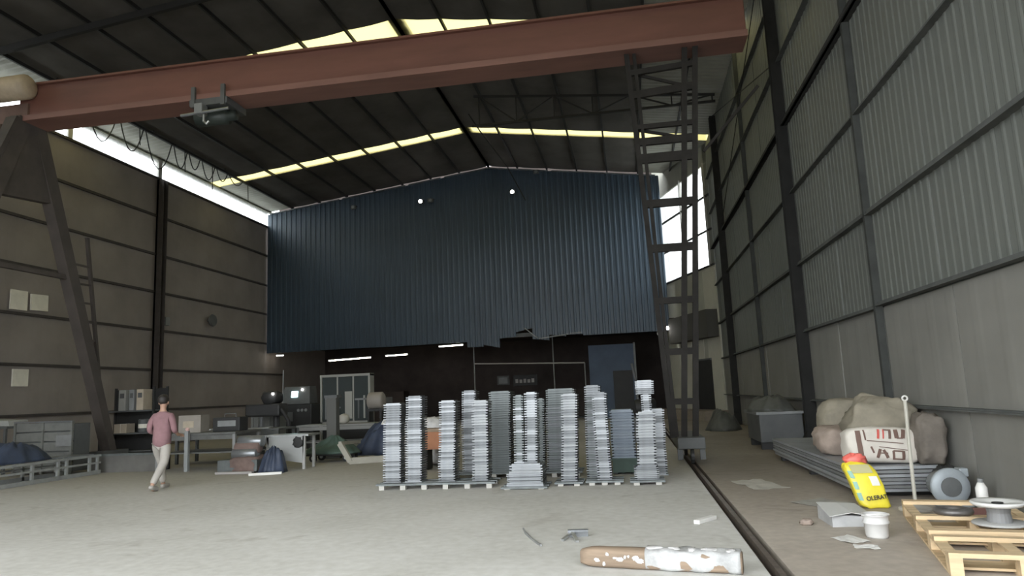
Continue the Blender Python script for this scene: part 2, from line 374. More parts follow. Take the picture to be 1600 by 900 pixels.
# ---- roof: panels between the purlins, two fibreglass strips in view, two added out of view
SEGS = [(Y0, 2.3), (3.2, 11.6), (12.5, 20.55), (22.1, 30.25), (31.0, 36.1)]
STRIPS = [(2.3, 3.2), (11.6, 12.5), (20.55, 22.1), (30.25, 31.0)]  # nearer two are unseen, added to throw more light on the foreground floor
ce = struct(MB().hexa([(RX-.25, Y0, RIDGE+.02), (RX+.25, Y0, RIDGE+.02), (RX+.25, 36.1, RIDGE+.02), (RX-.25, 36.1, RIDGE+.02), (RX-.25, Y0, RIDGE+.1), (RX+.25, Y0, RIDGE+.1), (RX+.25, 36.1, RIDGE+.1), (RX-.25, 36.1, RIDGE+.1)]).build('ceiling', purlin_m))
def xs_for(side):
    n = 8 if side < 0 else 7; e = XL-.2 if side < 0 else XR+.3
    return [RX + (e-RX)*i/n for i in range(n+1)]
for side in (-1, 1):
    xs = xs_for(side)
    for i in range(len(xs)-1):
        a, b = xs[i], xs[i+1]; za, zb = roof_z(a), roof_z(b)
        eave = i >= len(xs)-(2 if side < 0 else 3)
        for (ya, yb) in SEGS:
            g = []
            if eave:
                n = int((yb-ya)/.14)
                for k in range(n+1):
                    y = ya+(yb-ya)*k/n; d = .03 if k % 2 else 0
                    g.append([(a, y, za+d), (b, y, zb+d)])
                MB().sheet(g, (0, 0, .04)).build('roof_sheet', roofpale_m, ce)
            else:
                for k in range(5):
                    y = ya+(yb-ya)*k/4
                    g.append([(a+(b-a)*u, y, za+(zb-za)*u - .03*math.sin(PI*u)*(1+.3*math.sin(k*2+i))) for u in (0, .25, .5, .75, 1)])
                MB().sheet(g, (0, 0, .09)).build('roof_panel', roof_m, ce)
        for (ya, yb) in STRIPS:
            n = 6; g = [[(a, ya+(yb-ya)*k/n, za+(.02 if k % 2 else 0)), (b, ya+(yb-ya)*k/n, zb+(.02 if k % 2 else 0))] for k in range(n+1)]
            MB().sheet(g).build('skylight_pane', frp_m, ce)
    for i, x in enumerate(xs):
        z = roof_z(x)-.02
        MB().box(x-.035, x+.035, Y0, 36.1, z-.12, z).build('purlin', purlin_m, ce)
for y in (7.1, 16.9):
    for side in (-1, 1):
        e = XL if side < 0 else XR
        MB().beam((RX, y, RIDGE-.26), (e, y, EAVE-.26), .12, .20).build('rafter', purlin_m, ce)
# light bracing truss on the right slope
tr = thing('roof_truss', 'thin dark angle-steel truss under the right roof slope', 'truss', (0, 25.5, 0))
A = [(-5.3, 0, 12.95), (3.7, 0, 12.0)]; B = [(-5.4, 0, 11.75), (3.7, 0, 11.75)]
MB().beam(A[0], A[1], .08, .08).build('top_chord', purlin_m, tr); MB().beam(B[0], B[1], .08, .08).build('bottom_chord', purlin_m, tr)
for k in range(7):
    x = -5.1+k*1.45
    zt = 12.95+(x+5.3)*(12.0-12.95)/9.0
    MB().beam((x, 0, 11.75), (x, 0, zt), .05, .05).build('vertical', purlin_m, tr)
    if k < 6:
        x2 = x+1.45; zt2 = 12.95+(x2+5.3)*(12.0-12.95)/9.0
        (MB().beam((x, 0, zt), (x2, 0, 11.75), .05, .05) if k % 2 == 0 else MB().beam((x, 0, 11.75), (x2, 0, zt2), .05, .05)).build('diagonal', purlin_m, tr)
MB().tube([(-6.2, 28.6, 13.58), (-5.9, 29.5, 13.1), (-5.2, 32.2, 12.3), (-4.75, 35.0, 11.3)], .03, 6).build('hanging_cable', girt_m)
tag(bpy.data.objects['hanging_cable'], 'cable hanging from the ridge down to a lamp on the blue partition', 'cable')

# ---- front wall with the big open doorway behind the camera
wf = struct(MB().box(XL-.2, -13.0, Y0-.3, Y0-.1, 0, 13.6).box(3.6, XR+.2, Y0-.3, Y0-.1, 0, 13.6).box(-13.0, 3.6, Y0-.3, Y0-.1, 8.5, 13.6).build('wall_front', leftwall_m))

# ---- blue partition hung from the roof, open underneath
BX0, BX1 = XL+.02, 2.06
n = 25; w = (BX1-BX0)/n
wb = struct(box(BX0, BX1, YB+.16, YB+.26, 4.35, 4.55).build('wall_partition', dgrey_m))
for k in range(n):
    x0 = BX0+w*k; xm = x0+w/2
    if xm < -8: zb = 4.22-.01*math.sin(k)
    elif xm < -6.6: zb = 3.95
    elif xm < -5.8: zb = 4.35
    elif xm < -4.7: zb = 4.68
    elif xm < -3.9: zb = 4.15
    elif xm < -2: zb = 4.32
    else: zb = 4.25
    pts = [(x0, 0)]; m_ = 3; p = w/m_
    for i in range(m_):
        b = x0+i*p; pts += [(b+p*.5, 0), (b+p*.62, .035), (b+p*.88, .035), (b+p-.002*(i == m_-1), 0)]
    jig = .10*math.sin(k*1.7) if -7 < xm < -3 else 0
    g = [[(x, YB-d, zb+jig*(x-xm)/w*2) for x, d in pts], [(x, YB-d, roof_z(x)-.24) for x, d in pts]]
    MB().sheet(g, (0, .012, 0)).build('blue_sheet', blue_m, wb)
for (xa, xb) in [(XL+.2, -15.2), (-15.0, -11.4), (-11.2, -9.4), (-9.2, RX), (RX, -3.6), (-3.4, 1.9)]:
    MB().beam((xa, YB-.05, roof_z(xa)-.24), (xb, YB-.05, roof_z(xb)-.24), .10, .05).build('flashing', galv3_m, wb)
for (xa, za, xb, zb) in ((-5.2, 4.78, -4.55, 4.22), (-4.5, 4.2, -3.0, 4.35), (-2.9, 4.38, -2.3, 4.4)):
    MB().beam((xa, YB-.06, za), (xb, YB-.06, zb), .03, .05).build('bottom_trim', grey_m, wb)
# the dim workshop behind it
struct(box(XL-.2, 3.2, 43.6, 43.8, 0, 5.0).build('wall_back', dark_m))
struct(box(XL-.2, 3.2, YB+.3, 43.7, 4.75, 4.9).build('ceiling', dark_m))  # slab added overhead to block daylight from the workshop
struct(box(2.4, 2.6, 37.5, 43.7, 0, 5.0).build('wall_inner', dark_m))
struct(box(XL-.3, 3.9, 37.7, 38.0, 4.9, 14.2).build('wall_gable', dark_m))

# ------------------------------------------------------------------ helpers for things placed in world metres
def wp(mb, name, mat, parent, smooth=False, bevel=0):
    """part whose vertices are given in world coordinates, under an unrotated thing"""
    l = parent.location if not parent.parent else parent.location + parent.parent.location
    mb.v = [(v[0]-l[0], v[1]-l[1], v[2]-l[2]) for v in mb.v]
    return mb.build(name, mat, parent, smooth, bevel)
def solo(mb, name, mat, label, cat, group=None, smooth=False, bevel=0):
    """thing that is one mesh: origin moved to the middle of its base"""
    xs = [v[0] for v in mb.v]; ys = [v[1] for v in mb.v]; zs = [v[2] for v in mb.v]
    c = ((min(xs)+max(xs))/2, (min(ys)+max(ys))/2, min(zs))
    mb.v = [(v[0]-c[0], v[1]-c[1], v[2]-c[2]) for v in mb.v]
    return tag(mb.build(name, mat, None, smooth, bevel, c), label, cat, group)

# ------------------------------------------------------------------ gantry crane
GY = 14.7
cr = thing('gantry_crane', 'red girder gantry crane spanning the hall on a lattice leg and an A-frame leg', 'crane', (1.06, GY, 0))
wp(box(-14.5, 2.85, GY-.24, GY+.24, 8.74, 9.54), 'girder', red_m, cr, bevel=.015)
flange_m = M('flange_red', (.20, .10, .08), .55, 0, 1.5, .2, stretch=(.2, 1, 1))
wp(box(-14.5, 2.85, GY-.38, GY+.38, 8.60, 8.74), 'bottom_flange', flange_m, cr)
wp(box(-14.5, 2.85, GY-.32, GY+.32, 9.54, 9.59), 'top_flange', red_m, cr)
wp(box(-17.0, -14.2, GY-.3, GY+.3, 8.62, 9.08), 'cantilever', M('cantilever_brown', (.16, .10, .08), .7, 0, 2, .2), cr)
wp(MB().lathe([(.1, -.9), (.28, -.88), (.30, -.6), (.30, .2), (.22, .28)], 16, (-14.25, GY-.5, 9.40), 'x'), 'cable_drum', cream_m, cr, True)
# right lattice leg
for top, bot, tw in ((.36, .74, .10), (.52, .82, .07), (1.58, .96, .11), (1.80, 1.18, .11)):
    wp(MB().beam((top, GY-.12, 8.62), (bot, GY-.12, .5), tw, tw), 'leg_chord', crane_m, cr)
    wp(MB().beam((top+.02, GY+.28, 8.62), (bot+.02, GY+.28, .5), tw*.8, tw*.8), 'leg_chord', crane_m, cr)
def lx(t0, b0, z): return b0 + (t0-b0)*(z-.5)/8.12
for z, h in ((8.25, .12), (7.75, .16), (6.95, .10), (6.62, .16), (6.25, .20), (5.27, .16), (4.32, .16), (3.23, .13), (2.19, .13), (1.2, .12)):
    wp(MB().beam((lx(.36, .74, z), GY-.12, z-.08 if z > 7 else z), (lx(1.80, 1.18, z), GY-.12, z), .08, h), 'rung', crane_m, cr)
    wp(MB().beam((lx(1.80, 1.18, z), GY-.12, z), (lx(1.80, 1.18, z)+.02, GY+.28, z), .06, .08), 'tie', crane_m, cr)
for za, zb in ((8.25, 7.75), (6.95, 6.62)):
    wp(MB().beam((lx(.36, .74, za), GY, za), (lx(1.8, 1.18, zb), GY, zb), .05, .06), 'diagonal', crane_m, cr)
wp(MB().beam((1.8, GY-.1, 6.3), (3.0, GY-.1, 7.6), .05, .06), 'diagonal', crane_m, cr)
tk = wp(box(.80, 1.32, GY-.55, GY+1.6, .30, .52), 'end_truck', dgrey_m, cr, bevel=.02)
for y in (GY-.4, GY+1.4): wp(MB().lathe([(.15, -.03), (.15, .03)], 16, (1.07, y, .163), 'x'), 'wheel', black_m, cr)
for x in (.84, 1.26): wp(box(x-.05, x+.05, GY-.5, GY-.42, .10, .32), 'truck_bracket', dgrey_m, cr)
# left A-frame leg, each foot on its own wheel truck
AX = -14.4; lb_m = M('leg_brown', (.065, .054, .048), .7, 0, 2, .2)
for (yt, yb, wt, wb_) in ((GY+.15, 17.9, .36, .24), (GY-.25, 11.4, .40, .28)):
    wp(MB().beam((AX, yt, 8.66), (AX, yb, .4), .3, wt, .3, wb_), 'a_frame_leg', lb_m, cr)
    wp(box(AX-.22, AX+.22, yb-.5, yb+.5, .1, .42), 'end_truck', dgrey_m, cr)
    for y in (yb-.3, yb+.3): wp(MB().lathe([(.16, -.05), (.16, .05)], 16, (AX, y, .16), 'x'), 'wheel', black_m, cr)
wp(MB().hexa([(AX-.1, 13.35, 6.6), (AX+.1, 13.35, 6.6), (AX+.1, 15.45, 6.8), (AX-.1, 15.45, 6.8), (AX-.15, 14.15, 8.66), (AX+.15, 14.15, 8.66), (AX+.15, 15.0, 8.66), (AX-.15, 15.0, 8.66)]), 'gusset', lb_m, cr)
wp(MB().beam((AX, 13.0, 5.0), (AX, 16.2, 5.0), .1, .12), 'cross_tie', lb_m, cr)
wp(MB().beam((AX, 17.75, .42), (AX, 16.75, 6.2), .08, .08), 'ladder_rail', lb_m, cr)
for k in range(9):
    z = 1.4+k*.5; ya = 17.9-(17.9-GY-.15)*(z-.4)/8.26; yb = 17.75-1.0*(z-.4)/5.8
    if yb > ya: wp(MB().beam((AX, ya, z), (AX, yb, z), .04, .05), 'ladder_rung', lb_m, cr)

ho = thing('hoist', 'dark electric hoist trolley hanging under the red girder', 'hoist', (-9.3, GY, 8.05))
wp(MB().box(-9.75, -8.8, GY-.42, GY+.42, 8.44, 8.60).box(-9.7, -9.6, GY-.45, GY-.39, 8.4, 8.9).box(-8.95, -8.85, GY-.45, GY-.39, 8.4, 8.9), 'trolley_frame', dgrey_m, ho)
wp(MB().lathe([(.05, -.5), (.19, -.48), (.19, .3), (.12, .32), (.12, .5)], 16, (-9.25, GY-.1, 8.25), 'x'), 'drum', M('hoist_green', (.03, .04, .036), .5), ho, True)
wp(MB().tube([(-9.9, GY-.5, 8.20), (-8.7, GY-.5, 8.26)], .035, 8), 'pale_rod', galv3_m, ho)
wp(MB().tube([(-9.35, GY-.45, 8.2), (-9.35, GY-.45, 8.02), (-9.28, GY-.45, 7.96), (-9.22, GY-.45, 8.02)], .03, 8), 'hook', steel_m, ho)
wp(box(-9.55, -9.35, GY-.55, GY-.3, 8.2, 8.45), 'motor_box', grey_m, ho, bevel=.02)

fe = thing('festoon_cable', 'looped power cables hanging from a wire along the left clerestory', 'cable', (-17.9, 26, 12.1))
wp(MB().tube([(-17.9, 19, 12.18), (-17.9, 33.5, 12.18)], .02, 6), 'wire', girt_m, fe)
for yy in (19.2, 24, 29, 33.3): wp(MB().tube([(-17.9, yy, 12.16), (-17.9, yy, 12.40)], .012, 6), 'hanger', girt_m, fe)
y = 20.5
for k, L_ in enumerate((1.5, 1.3, 1.6, .9, .8, 1.0, .9, 1.2)):
    sag = (1.25, 1.1, 1.3, .85, .6, .75, .5, .35)[k]
    wp(MB().tube([(-17.9, y+L_*t/8, 12.18-sag*(1-((t-4)/4)**2)) for t in range(9)], .022, 6), 'loop', girt_m, fe); y += L_+.12
for yy, ln in ((23.2, .7), (26.0, .9), (28.0, 1.1), (31.0, .8)): wp(MB().tube([(-17.9, yy, 12.18), (-17.9, yy+.05, 12.18-ln)], .02, 6), 'cable_end', girt_m, fe)

# ------------------------------------------------------------------ lamps
def tube_light(x0, x1, y, z, dz, label):
    t = thing('tube_light', label, 'light', ((x0+x1)/2, y, z), 0, 'tube lights under the blue partition')
    L_ = (x1-x0)/2
    MB().beam((-L_, 0, .05), (L_, 0, .05+dz), .10, .05).build('housing', grey_m, t)
    MB().tube([(-L_+.03, 0, 0), (L_-.03, 0, dz)], .024, 8).build('tube', tube_m, t)
    for s in (-.7, .7): MB().tube([(L_*s, 0, .06), (L_*s, 0, 4.76-z)], .008, 5).build('hanger', girt_m, t)
tube_light(-16.2, -13.75, 36.5, 3.68, .06, 'longest fluorescent tube glowing under the left of the blue partition')
tube_light(-12.95, -11.7, 36.5, 3.78, .02, 'shorter fluorescent tube right beside the longest tube')
tube_light(-9.95, -8.6, 36.4, 4.12, .02, 'small fluorescent tube close under the middle edge of the partition')
tube_light(-19.2, -18.75, 36.4, 4.1, .0, 'tiny fluorescent tube in the far left corner under the partition')
def flood(x, y, z, label, lit, drop=0):
    t = thing('floodlight', label, 'light', (x, y, z), 0, 'floodlights on the blue partition')
    MB().box(-.14, .14, -.02, .10, -.11, .11).build('housing', dgrey_m, t, bevel=.02)
    MB().lathe([(.085, 0), (.085, .03)], 14, (0, -.02, 0), 'y').build('lens', flood_m if lit else grey_m, t)
    MB().tube([(-.16, .05, 0), (-.16, .16, .08), (.16, .16, .08), (.16, .05, 0)], .014, 6).build('bracket', girt_m, t)
    if drop: MB().tube([(0, .1, .1), (0, .1, drop)], .012, 6).build('stem', girt_m, t)
flood(-10.5, YB-.26, 11.88, 'lit floodlight high on the blue partition left of the ridge', True)
flood(-9.95, YB-.26, 11.9, 'unlit floodlight beside the lit one left of the ridge', False)
flood(-14.3, YB-.26, 11.9, 'unlit floodlight farthest left on the blue partition', False)
flood(-5.5, YB-.26, 11.96, 'small lit floodlight right of the ridge, at the end of a cable', True)
flood(-4.2, YB-.26, 12.95, 'small floodlight tucked under the roof right of the ridge', False)
flood(1.55, YB-.26, 4.15, 'small lit lamp at the lower right corner of the blue partition', True)
flood(1.92, YB-.26, 4.35, 'second small lit lamp, nearest the lower right partition edge', True)

# ------------------------------------------------------------------ wall things on the left
def poster(y0, y1, z0, z1, label, til=0):
    p = solo(box(XL-.02, XL+.03, y0, y1, z0, z1), 'wall_notice', paper_m, label, 'notice', 'pale sheets on the left wall'); p.rotation_euler = (til, 0, 0)
poster(19.5, 20.15, 4.86, 5.5, 'upper left of two pale sheets side by side on the left wall')
poster(20.3, 21.0, 4.92, 5.46, 'upper right of two pale sheets side by side on the left wall', .04)
poster(19.75, 20.35, 2.4, 2.95, 'single pale sheet lower on the left wall')
fan = thing('wall_fan', 'small round wall fan near the blue partition on the left wall', 'fan', (XL+.2, 30.4, 5.5))
MB().lathe([(.26, -.06), (.30, 0), (.26, .06)], 20, axis='x').build('guard_ring', dgrey_m, fan)
for k in range(3):
    a = k*2*PI/3; MB().beam((0, .05*math.cos(a), .05*math.sin(a)), (0, .24*math.cos(a+.3), .24*math.sin(a+.3)), .02, .10).build('blade', grey_m, fan)
MB().tube([(-.25, 0, 0), (.04, 0, 0)], .05, 10).build('motor', dgrey_m, fan)
solo(box(XL-.01, XL+.1, 27.1, 27.4, 5.0, 5.35), 'junction_box', grey_m, 'small grey junction box beside the left wall column', 'box')

# ------------------------------------------------------------------ stacks of galvanised planks in the middle
def layer_mesh(w, d, h, mat, name):
    b = MB().box(-w/2, w/2, -d/2, d/2, 0, h*.52).box(-w/2+.035, w/2-.035, -d/2+.035, d/2-.035, h*.52, h)
    return b.mesh(name, mat)
def stack(label, xa, xb, y, d, z0, z1, h=.040, mat=galv_m, xtop=None, group='tall stacks of galvanised planks', alt=None, part='metal_plank', yaw=0):
    w = xb-xa; cx = (xa+xb)/2; n = max(1, round((z1-z0)/h)); h = (z1-z0)/n
    t = thing('plank_stack', label, 'metal stack', (cx, y+d/2, z0), yaw, group)
    ms = [layer_mesh(w, d, h, mat, part), layer_mesh(w*1.02, d, h, alt or galv3_m, part)]
    rnd = random.Random(int(abs(xa)*1000)+int(y*10)); dx = (xtop-cx) if xtop is not None else 0; wob = 0
    for k in range(n):
        wob = max(-.012, min(.012, wob+rnd.uniform(-.004, .004)))
        link(part, ms[1 if rnd.random() < .5 else 0], t, (dx*k/n+wob, rnd.uniform(-.006, .006), h*k), (0, 0, rnd.uniform(-.01, .01)))
    return t
def low_pallet(label, xa, xb, ya, yb, zt, nb, wood=galv2_m, foot=M('pallet_foot', (.42, .41, .38), .6), group='low pallets under the plank stacks'):
    t = thing('low_pallet', label, 'pallet', ((xa+xb)/2, (ya+yb)/2, 0), 0, group)
    for k in range(3):
        y = ya+(yb-ya)*k/2.0; wp(box(xa, xb, max(ya, y-.09), min(yb, y+.09), zt-.03, zt), 'deck_board', wood, t)
    for k in range(nb):
        x = xa+.1+(xb-xa-.2)*k/max(1, nb-1)
        for y in (ya+.05, yb-.05): wp(box(x-.045, x+.045, y-.05, y+.05, 0, zt-.03), 'foot', foot, t)
    return t
low_pallet('long low pallet with pale feet under the four left plank stacks', -4.30, -2.28, 11.55, 12.15, .10, 6)
low_pallet('low pallet under the two stacks behind the four left ones', -3.35, -2.1, 12.85, 13.5, .10, 4)
low_pallet('low pallet under the stack in the middle of the row', -1.32, -.86, 11.6, 12.1, .06, 2, group=None)
low_pallet('low pallet under the middle back stacks', -1.95, -.95, 12.8, 13.4, .10, 3)
low_pallet('low pallet under the stack left of the dumbbell-shaped stack', -.82, -.22, 11.6, 12.15, .07, 3)
low_pallet('low pallet under the right-hand dumbbell-shaped stack', -.12, .42, 11.5, 12.05, .07, 2)
low_pallet('low pallet under the flat bundle in the middle', -2.14, -1.40, 11.3, 11.95, .04, 2)
stack('leftmost tall stack of galvanised planks, slightly shorter than its neighbour', -4.22, -3.91, 11.7, .34, .10, 1.42, xtop=-4.03)
stack('second tall galvanised stack from the left, wavy at the right edge', -3.84, -3.56, 11.7, .34, .10, 1.53, xtop=-3.67)
stack('third tall galvanised stack from the left, standing alone', -3.26, -2.98, 11.7, .34, .10, 1.43, xtop=-3.09)
stack('fourth tall stack from the left with bright wide layers', -2.69, -2.42, 11.7, .34, .10, 1.41, h=.045, alt=galvw_m, xtop=-2.52)
stack('tall stack half hidden behind the fourth stack from the left', -3.17, -2.91, 13.0, .34, .10, 1.59, xtop=-3.0)
stack('broad dull grey-green stack right of the fourth stack', -2.64, -2.24, 12.9, .5, .10, 1.55, mat=galv2_m, alt=galv2_m, xtop=-2.40)
solo(MB().box(-2.06, -1.47, 11.38, 11.86, .04, .075).box(-2.04, -1.49, 11.4, 11.84, .075, .08), 'base_plate', galv3_m, 'thin pale plate at the bottom of the flat bundle', 'plate')
stack('flat wide bundle of sheets under the two middle stacks', -2.05, -1.48, 11.38, .5, .08, .25, h=.028, group='flat bundles in the middle')
stack('short bright bundle of four plates on the flat bundle', -2.0, -1.47, 11.38, .48, .25, .385, h=.04, mat=galv3_m, alt=galvw_m, group='flat bundles in the middle')
stack('narrow left one of the two stacks on the flat bundle', -1.95, -1.785, 11.55, .3, .385, 1.47, xtop=-1.83, mat=galv2_m)
stack('taller right one of the two stacks on the flat bundle', -1.775, -1.57, 11.55, .3, .385, 1.51, xtop=-1.64)
stack('dark narrow stack behind the pair on the flat bundle', -1.84, -1.64, 13.0, .3, .10, 1.39, mat=galv2_m, alt=galv2_m, xtop=-1.68)
stack('broad dull stack behind the middle bright one', -1.60, -1.08, 12.95, .4, .10, 1.55, mat=galv2_m, alt=galv_m, xtop=-1.3)
stack('bright tall stack in the middle of the row in front of a broad dull one', -1.22, -.96, 11.7, .36, .06, 1.46, h=.042, alt=galvw_m, xtop=-1.03)
stack('tallest leaning stack behind the bright stack on the right', -.83, -.565, 12.2, .3, .0, 1.58, xtop=-.66, mat=galv2_m, alt=galv_m)
stack('bright leaning stack in front of the tallest one on the right', -.63, -.40, 11.7, .36, .07, 1.46, xtop=-.53)
cr_g = thing('green_crate', 'dark green crate under the wide grey sheet stack', 'crate', (-.2, 13.2, 0))
wp(MB().box(-.42, .02, 13.0, 13.5, .03, .27), 'body', green_m, cr_g); wp(MB().box(-.44, .04, 12.98, 13.52, .24, .28), 'rim', green_m, cr_g)
for x in (-.38, -.04): wp(box(x-.04, x+.04, 13.02, 13.5, 0, .03), 'runner', black_m, cr_g)
stack('wide blue-grey stack of broad sheets on the green crate', -.42, .0, 13.0, .5, .28, 1.13, h=.05, mat=M('blue_grey_sheet', (.27, .31, .36), .5, .3, 4, .1), alt=M('blue_grey_sheet_b', (.23, .27, .32), .5, .3, 4, .1), group=None)
stack('bottom bundle of the dumbbell-shaped stack at the right end', -.04, .34, 11.6, .38, .07, .27, h=.03, alt=galvw_m, group='dumbbell-shaped stack at the right')
stack('main bright bundle of the dumbbell-shaped stack at the right end', .01, .31, 11.65, .34, .27, 1.12, h=.045, alt=galvw_m, xtop=.19, group='dumbbell-shaped stack at the right')
stack('narrow neck bundle of the dumbbell-shaped stack', .14, .30, 11.7, .24, 1.12, 1.40, h=.034, group='dumbbell-shaped stack at the right')
stack('wide top bundle crowning the dumbbell-shaped stack', .06, .35, 11.66, .34, 1.40, 1.62, h=.03, group='dumbbell-shaped stack at the right')
stack('pale stack behind the dumbbell-shaped stack', .28, .52, 12.7, .4, .0, 1.13, mat=galv_m, group=None)
oc = thing('orange_crate', 'rusty orange crate glimpsed between the second and third stacks', 'crate', (-4.15, 14.7, 0))
wp(MB().box(-4.45, -3.85, 14.5, 15.0, .42, .82), 'body', orange_m, oc); wp(box(-4.48, -3.82, 14.48, 15.02, .78, .84), 'lid', woodold_m, oc)
wp(box(-4.42, -4.3, 14.5, 15, 0, .42), 'stand', black_m, oc); wp(box(-4.0, -3.88, 14.5, 15, 0, .42), 'stand', black_m, oc)
solo(MB().blob((-4.6, 15.6, .52), (1.1, .7, 1.02), .6, amp=.08, seed=4), 'foam_roll', foam_m, 'heap of pale wrapping behind the orange crate', 'wrapping', smooth=True)

# ------------------------------------------------------------------ the heap along the right wall
ss = thing('sheet_stack', 'long stack of grey steel sheets lying along the right wall under the sacks', 'sheet stack', (3.2, 12.3, 0))
for y in (10.1, 12.4, 14.6): wp(box(2.76, 3.76, y-.06, y+.06, 0, .07), 'bearer', black_m, ss)
sh_m = M('sheet_grey', (0.255, 0.264, 0.264), .45, .4, 2, .15)
for k in range(7):
    j = random.uniform(-.04, .04)
    wp(box(2.72+j, 3.74+j*.5, 9.75+abs(j)*2, 15.1+j*3, .07+k*.047, .07+k*.047+.036), 'steel_sheet', sh_m if k % 2 else M('sheet_pale', (.42, .44, .46), .4, .5, 2, .15), ss)
def sack(name, c, size, mat, label, rot=(0,0,0), e=.5, amp=.07, seed=0, sag=.1):
    o = MB().blob((0, 0, size[2]/2), size, e, (28, 16), amp, 2.2, seed, sag).build(name, mat, None, True, loc=c)
    o.rotation_euler = rot; return tag(o, label, 'sack', 'sacks heaped on the sheet stack')
ZS = .395
sack('sack', (3.36, 12.2, ZS), (.86, .7, .80), sack_m, 'olive brown sack at the far end of the heap, one pale corner', e=.45, seed=1)
sack('sack', (3.33, 10.8, ZS), (.84, .66, .84), sack_m, 'biggest khaki sack, slumped over at the back of the heap', (0, .10, 0), .5, .12, 2, .3)
sack('sack', (3.0, 11.55, ZS), (.60, .7, .42), sackp_m, 'pinkish tan sack at the left front of the heap', e=.55, amp=.1, seed=3)
sack('sack', (3.70, 9.98, ZS), (.36, .4, .62), sackd_m, 'dark brown sack squeezed against the right wall', e=.5, amp=.1, seed=5)
# printed white sack lying on the front of the heap
PS = (.92, .42, .46); PE = .38
ps = MB().blob((0, 0, PS[2]/2), PS, PE, (44, 26), .03, 2.0, 9, .05).build('printed_sack', sackw_m, None, True, loc=(3.16, 10.12, ZS))
ps.rotation_euler = (-.12, .05, .06); tag(ps, 'white sack with brown and red printed strokes on the front of the heap', 'sack', 'sacks heaped on the sheet stack')
def on_front(x, z, lift=.012):
    u, v = 2*x/PS[0], 2*(z-PS[2]/2)/PS[2]
    t = max(.05, 1-abs(u)**(2/PE)-abs(v)**(2/PE))
    y = -t**(PE/2); d = noise.noise(Vector((u, y, v))*2.0+Vector((63.9, 29.7, 0))); return (x, y*(1+.06*d)*PS[1]/2-lift, z)
def stroke(x0, z0, x1, z1, w, mat):
    n = 6; a = Vector((x0, 0, z0)); b = Vector((x1, 0, z1)); d = (b-a).normalized(); p = Vector((-d.z, 0, d.x))*w/2
    g = [[Vector(on_front(*( (a+(b-a)*i/n+p).xz ))) , Vector(on_front(*((a+(b-a)*i/n).xz))), Vector(on_front(*((a+(b-a)*i/n-p).xz)))] for i in range(n+1)]
    MB().sheet(g, (0, .006, 0)).build('print_stroke', mat, ps)
for s_ in [(-.345, .40, -.325, .07, .06, brown_m), (-.275, .41, -.255, .28, .018, brown_m),
           (-.09, .42, -.10, .30, .028, redp_m), (-.03, .42, -.035, .30, .016, redp_m), (-.03, .415, .05, .41, .018, brown_m), (.05, .42, .045, .30, .03, brown_m),
           (.12, .42, .13, .31, .05, brown_m), (.13, .31, .20, .31, .016, brown_m), (.22, .42, .20, .31, .045, brown_m),
           (-.24, .275, .20, .245, .010, brown_m), (-.10, .20, .25, .16, .008, brown_m),
           (-.20, .20, -.17, .12, .022, brown_m), (-.09, .17, -.13, .06, .035, brown_m), (-.05, .16, .0, .06, .035, brown_m), (-.12, .12, .0, .12, .014, brown_m),
           (.07, .15, .07, .04, .028, brown_m), (.07, .15, .19, .145, .02, brown_m), (.19, .15, .19, .04, .035, brown_m), (.07, .05, .19, .045, .016, brown_m)]:
    stroke(*s_)
# tarpaulin-covered crate farther along
tc = thing('covered_crate', 'dark grey tarpaulin-covered crate against the right wall beyond the sacks', 'crate', (3.26, 17.8, 0))
wp(box(2.80, 3.74, 16.95, 18.7, .16, .82), 'body', dgrey_m, tc, bevel=.02)
wp(MB().drape((3.24, 17.8, .84), (1.04, 1.8, .34), 9, 11, p=3), 'tarpaulin', tarpd_m, tc, True)
for y in (17.1, 18.5): wp(box(2.82, 3.72, y-.06, y+.06, 0, .16), 'runner', black_m, tc)
wp(box(2.74, 3.76, 16.9, 18.75, .78, .84), 'lid', grey_m, tc)
tp = solo(MB().drape((2.9, 24.6, 0), (1.1, 1.3, .6), 7, 13, p=3), 'debris_heap', tarpd_m, 'dark heap of rags at the foot of the far right column', 'heap', smooth=True)

# leaning stick with a ring
st = thing('stick', 'pale stick with a ring on top standing among the sacks', 'stick', (3.27, 9.45, 0))
MB().tube([(0, 0, 0), (.05, .12, .6), (.10, .22, 1.2)], .022, 8).build('shaft', M('stick_grey', (.45, .43, .37), .6), st)
MB().tube([(.10+.03*math.cos(a*PI/6), .22, 1.23+.03*math.sin(a*PI/6)) for a in range(13)], .011, 6, False).build('ring', white_m, st)
# yellow bag
yb_ = thing('yellow_bag', 'bright yellow plastic bag with a red top leaning on the heap', 'bag', (2.68, 9.12, 0))
yb_.scale = (.86, .9, .94); yb_.location.x += .05
YS = (.40, .22, .56)
body = MB().blob((0, 0, YS[2]/2), YS, .36, (32, 20), .04, 2.2, 21, 0)
body.v = [(v[0]-.16*(v[2]/.56)-.008*math.sin(v[2]*14), v[1]+.18*(v[2]/.56), v[2]*(1-.06*abs(v[0])/.2)) for v in body.v]
body.build('bag_body', yellow_m, yb_, True)
top = MB().blob((-.15, .20, .57), (.28, .16, .15), .8, (20, 12), .25, 3.0, 23); top.build('red_top', redpl_m, yb_, True)
def bag_front(x, z, l=.012):
    u, v = 2*x/YS[0], 2*(z-YS[2]/2)/YS[2]; t = max(.03, 1-abs(u)**(2/.36)-abs(v)**(2/.36))
    y = -t**.18; d = noise.noise(Vector((u, y, v))*2.2+Vector((149.1, 69.3, 0)))
    return Vector((x*1.03-.16*(z/.56)-.008*math.sin(z*14), y*(1+.08*d)*YS[1]/2-l+.18*(z/.56), z))
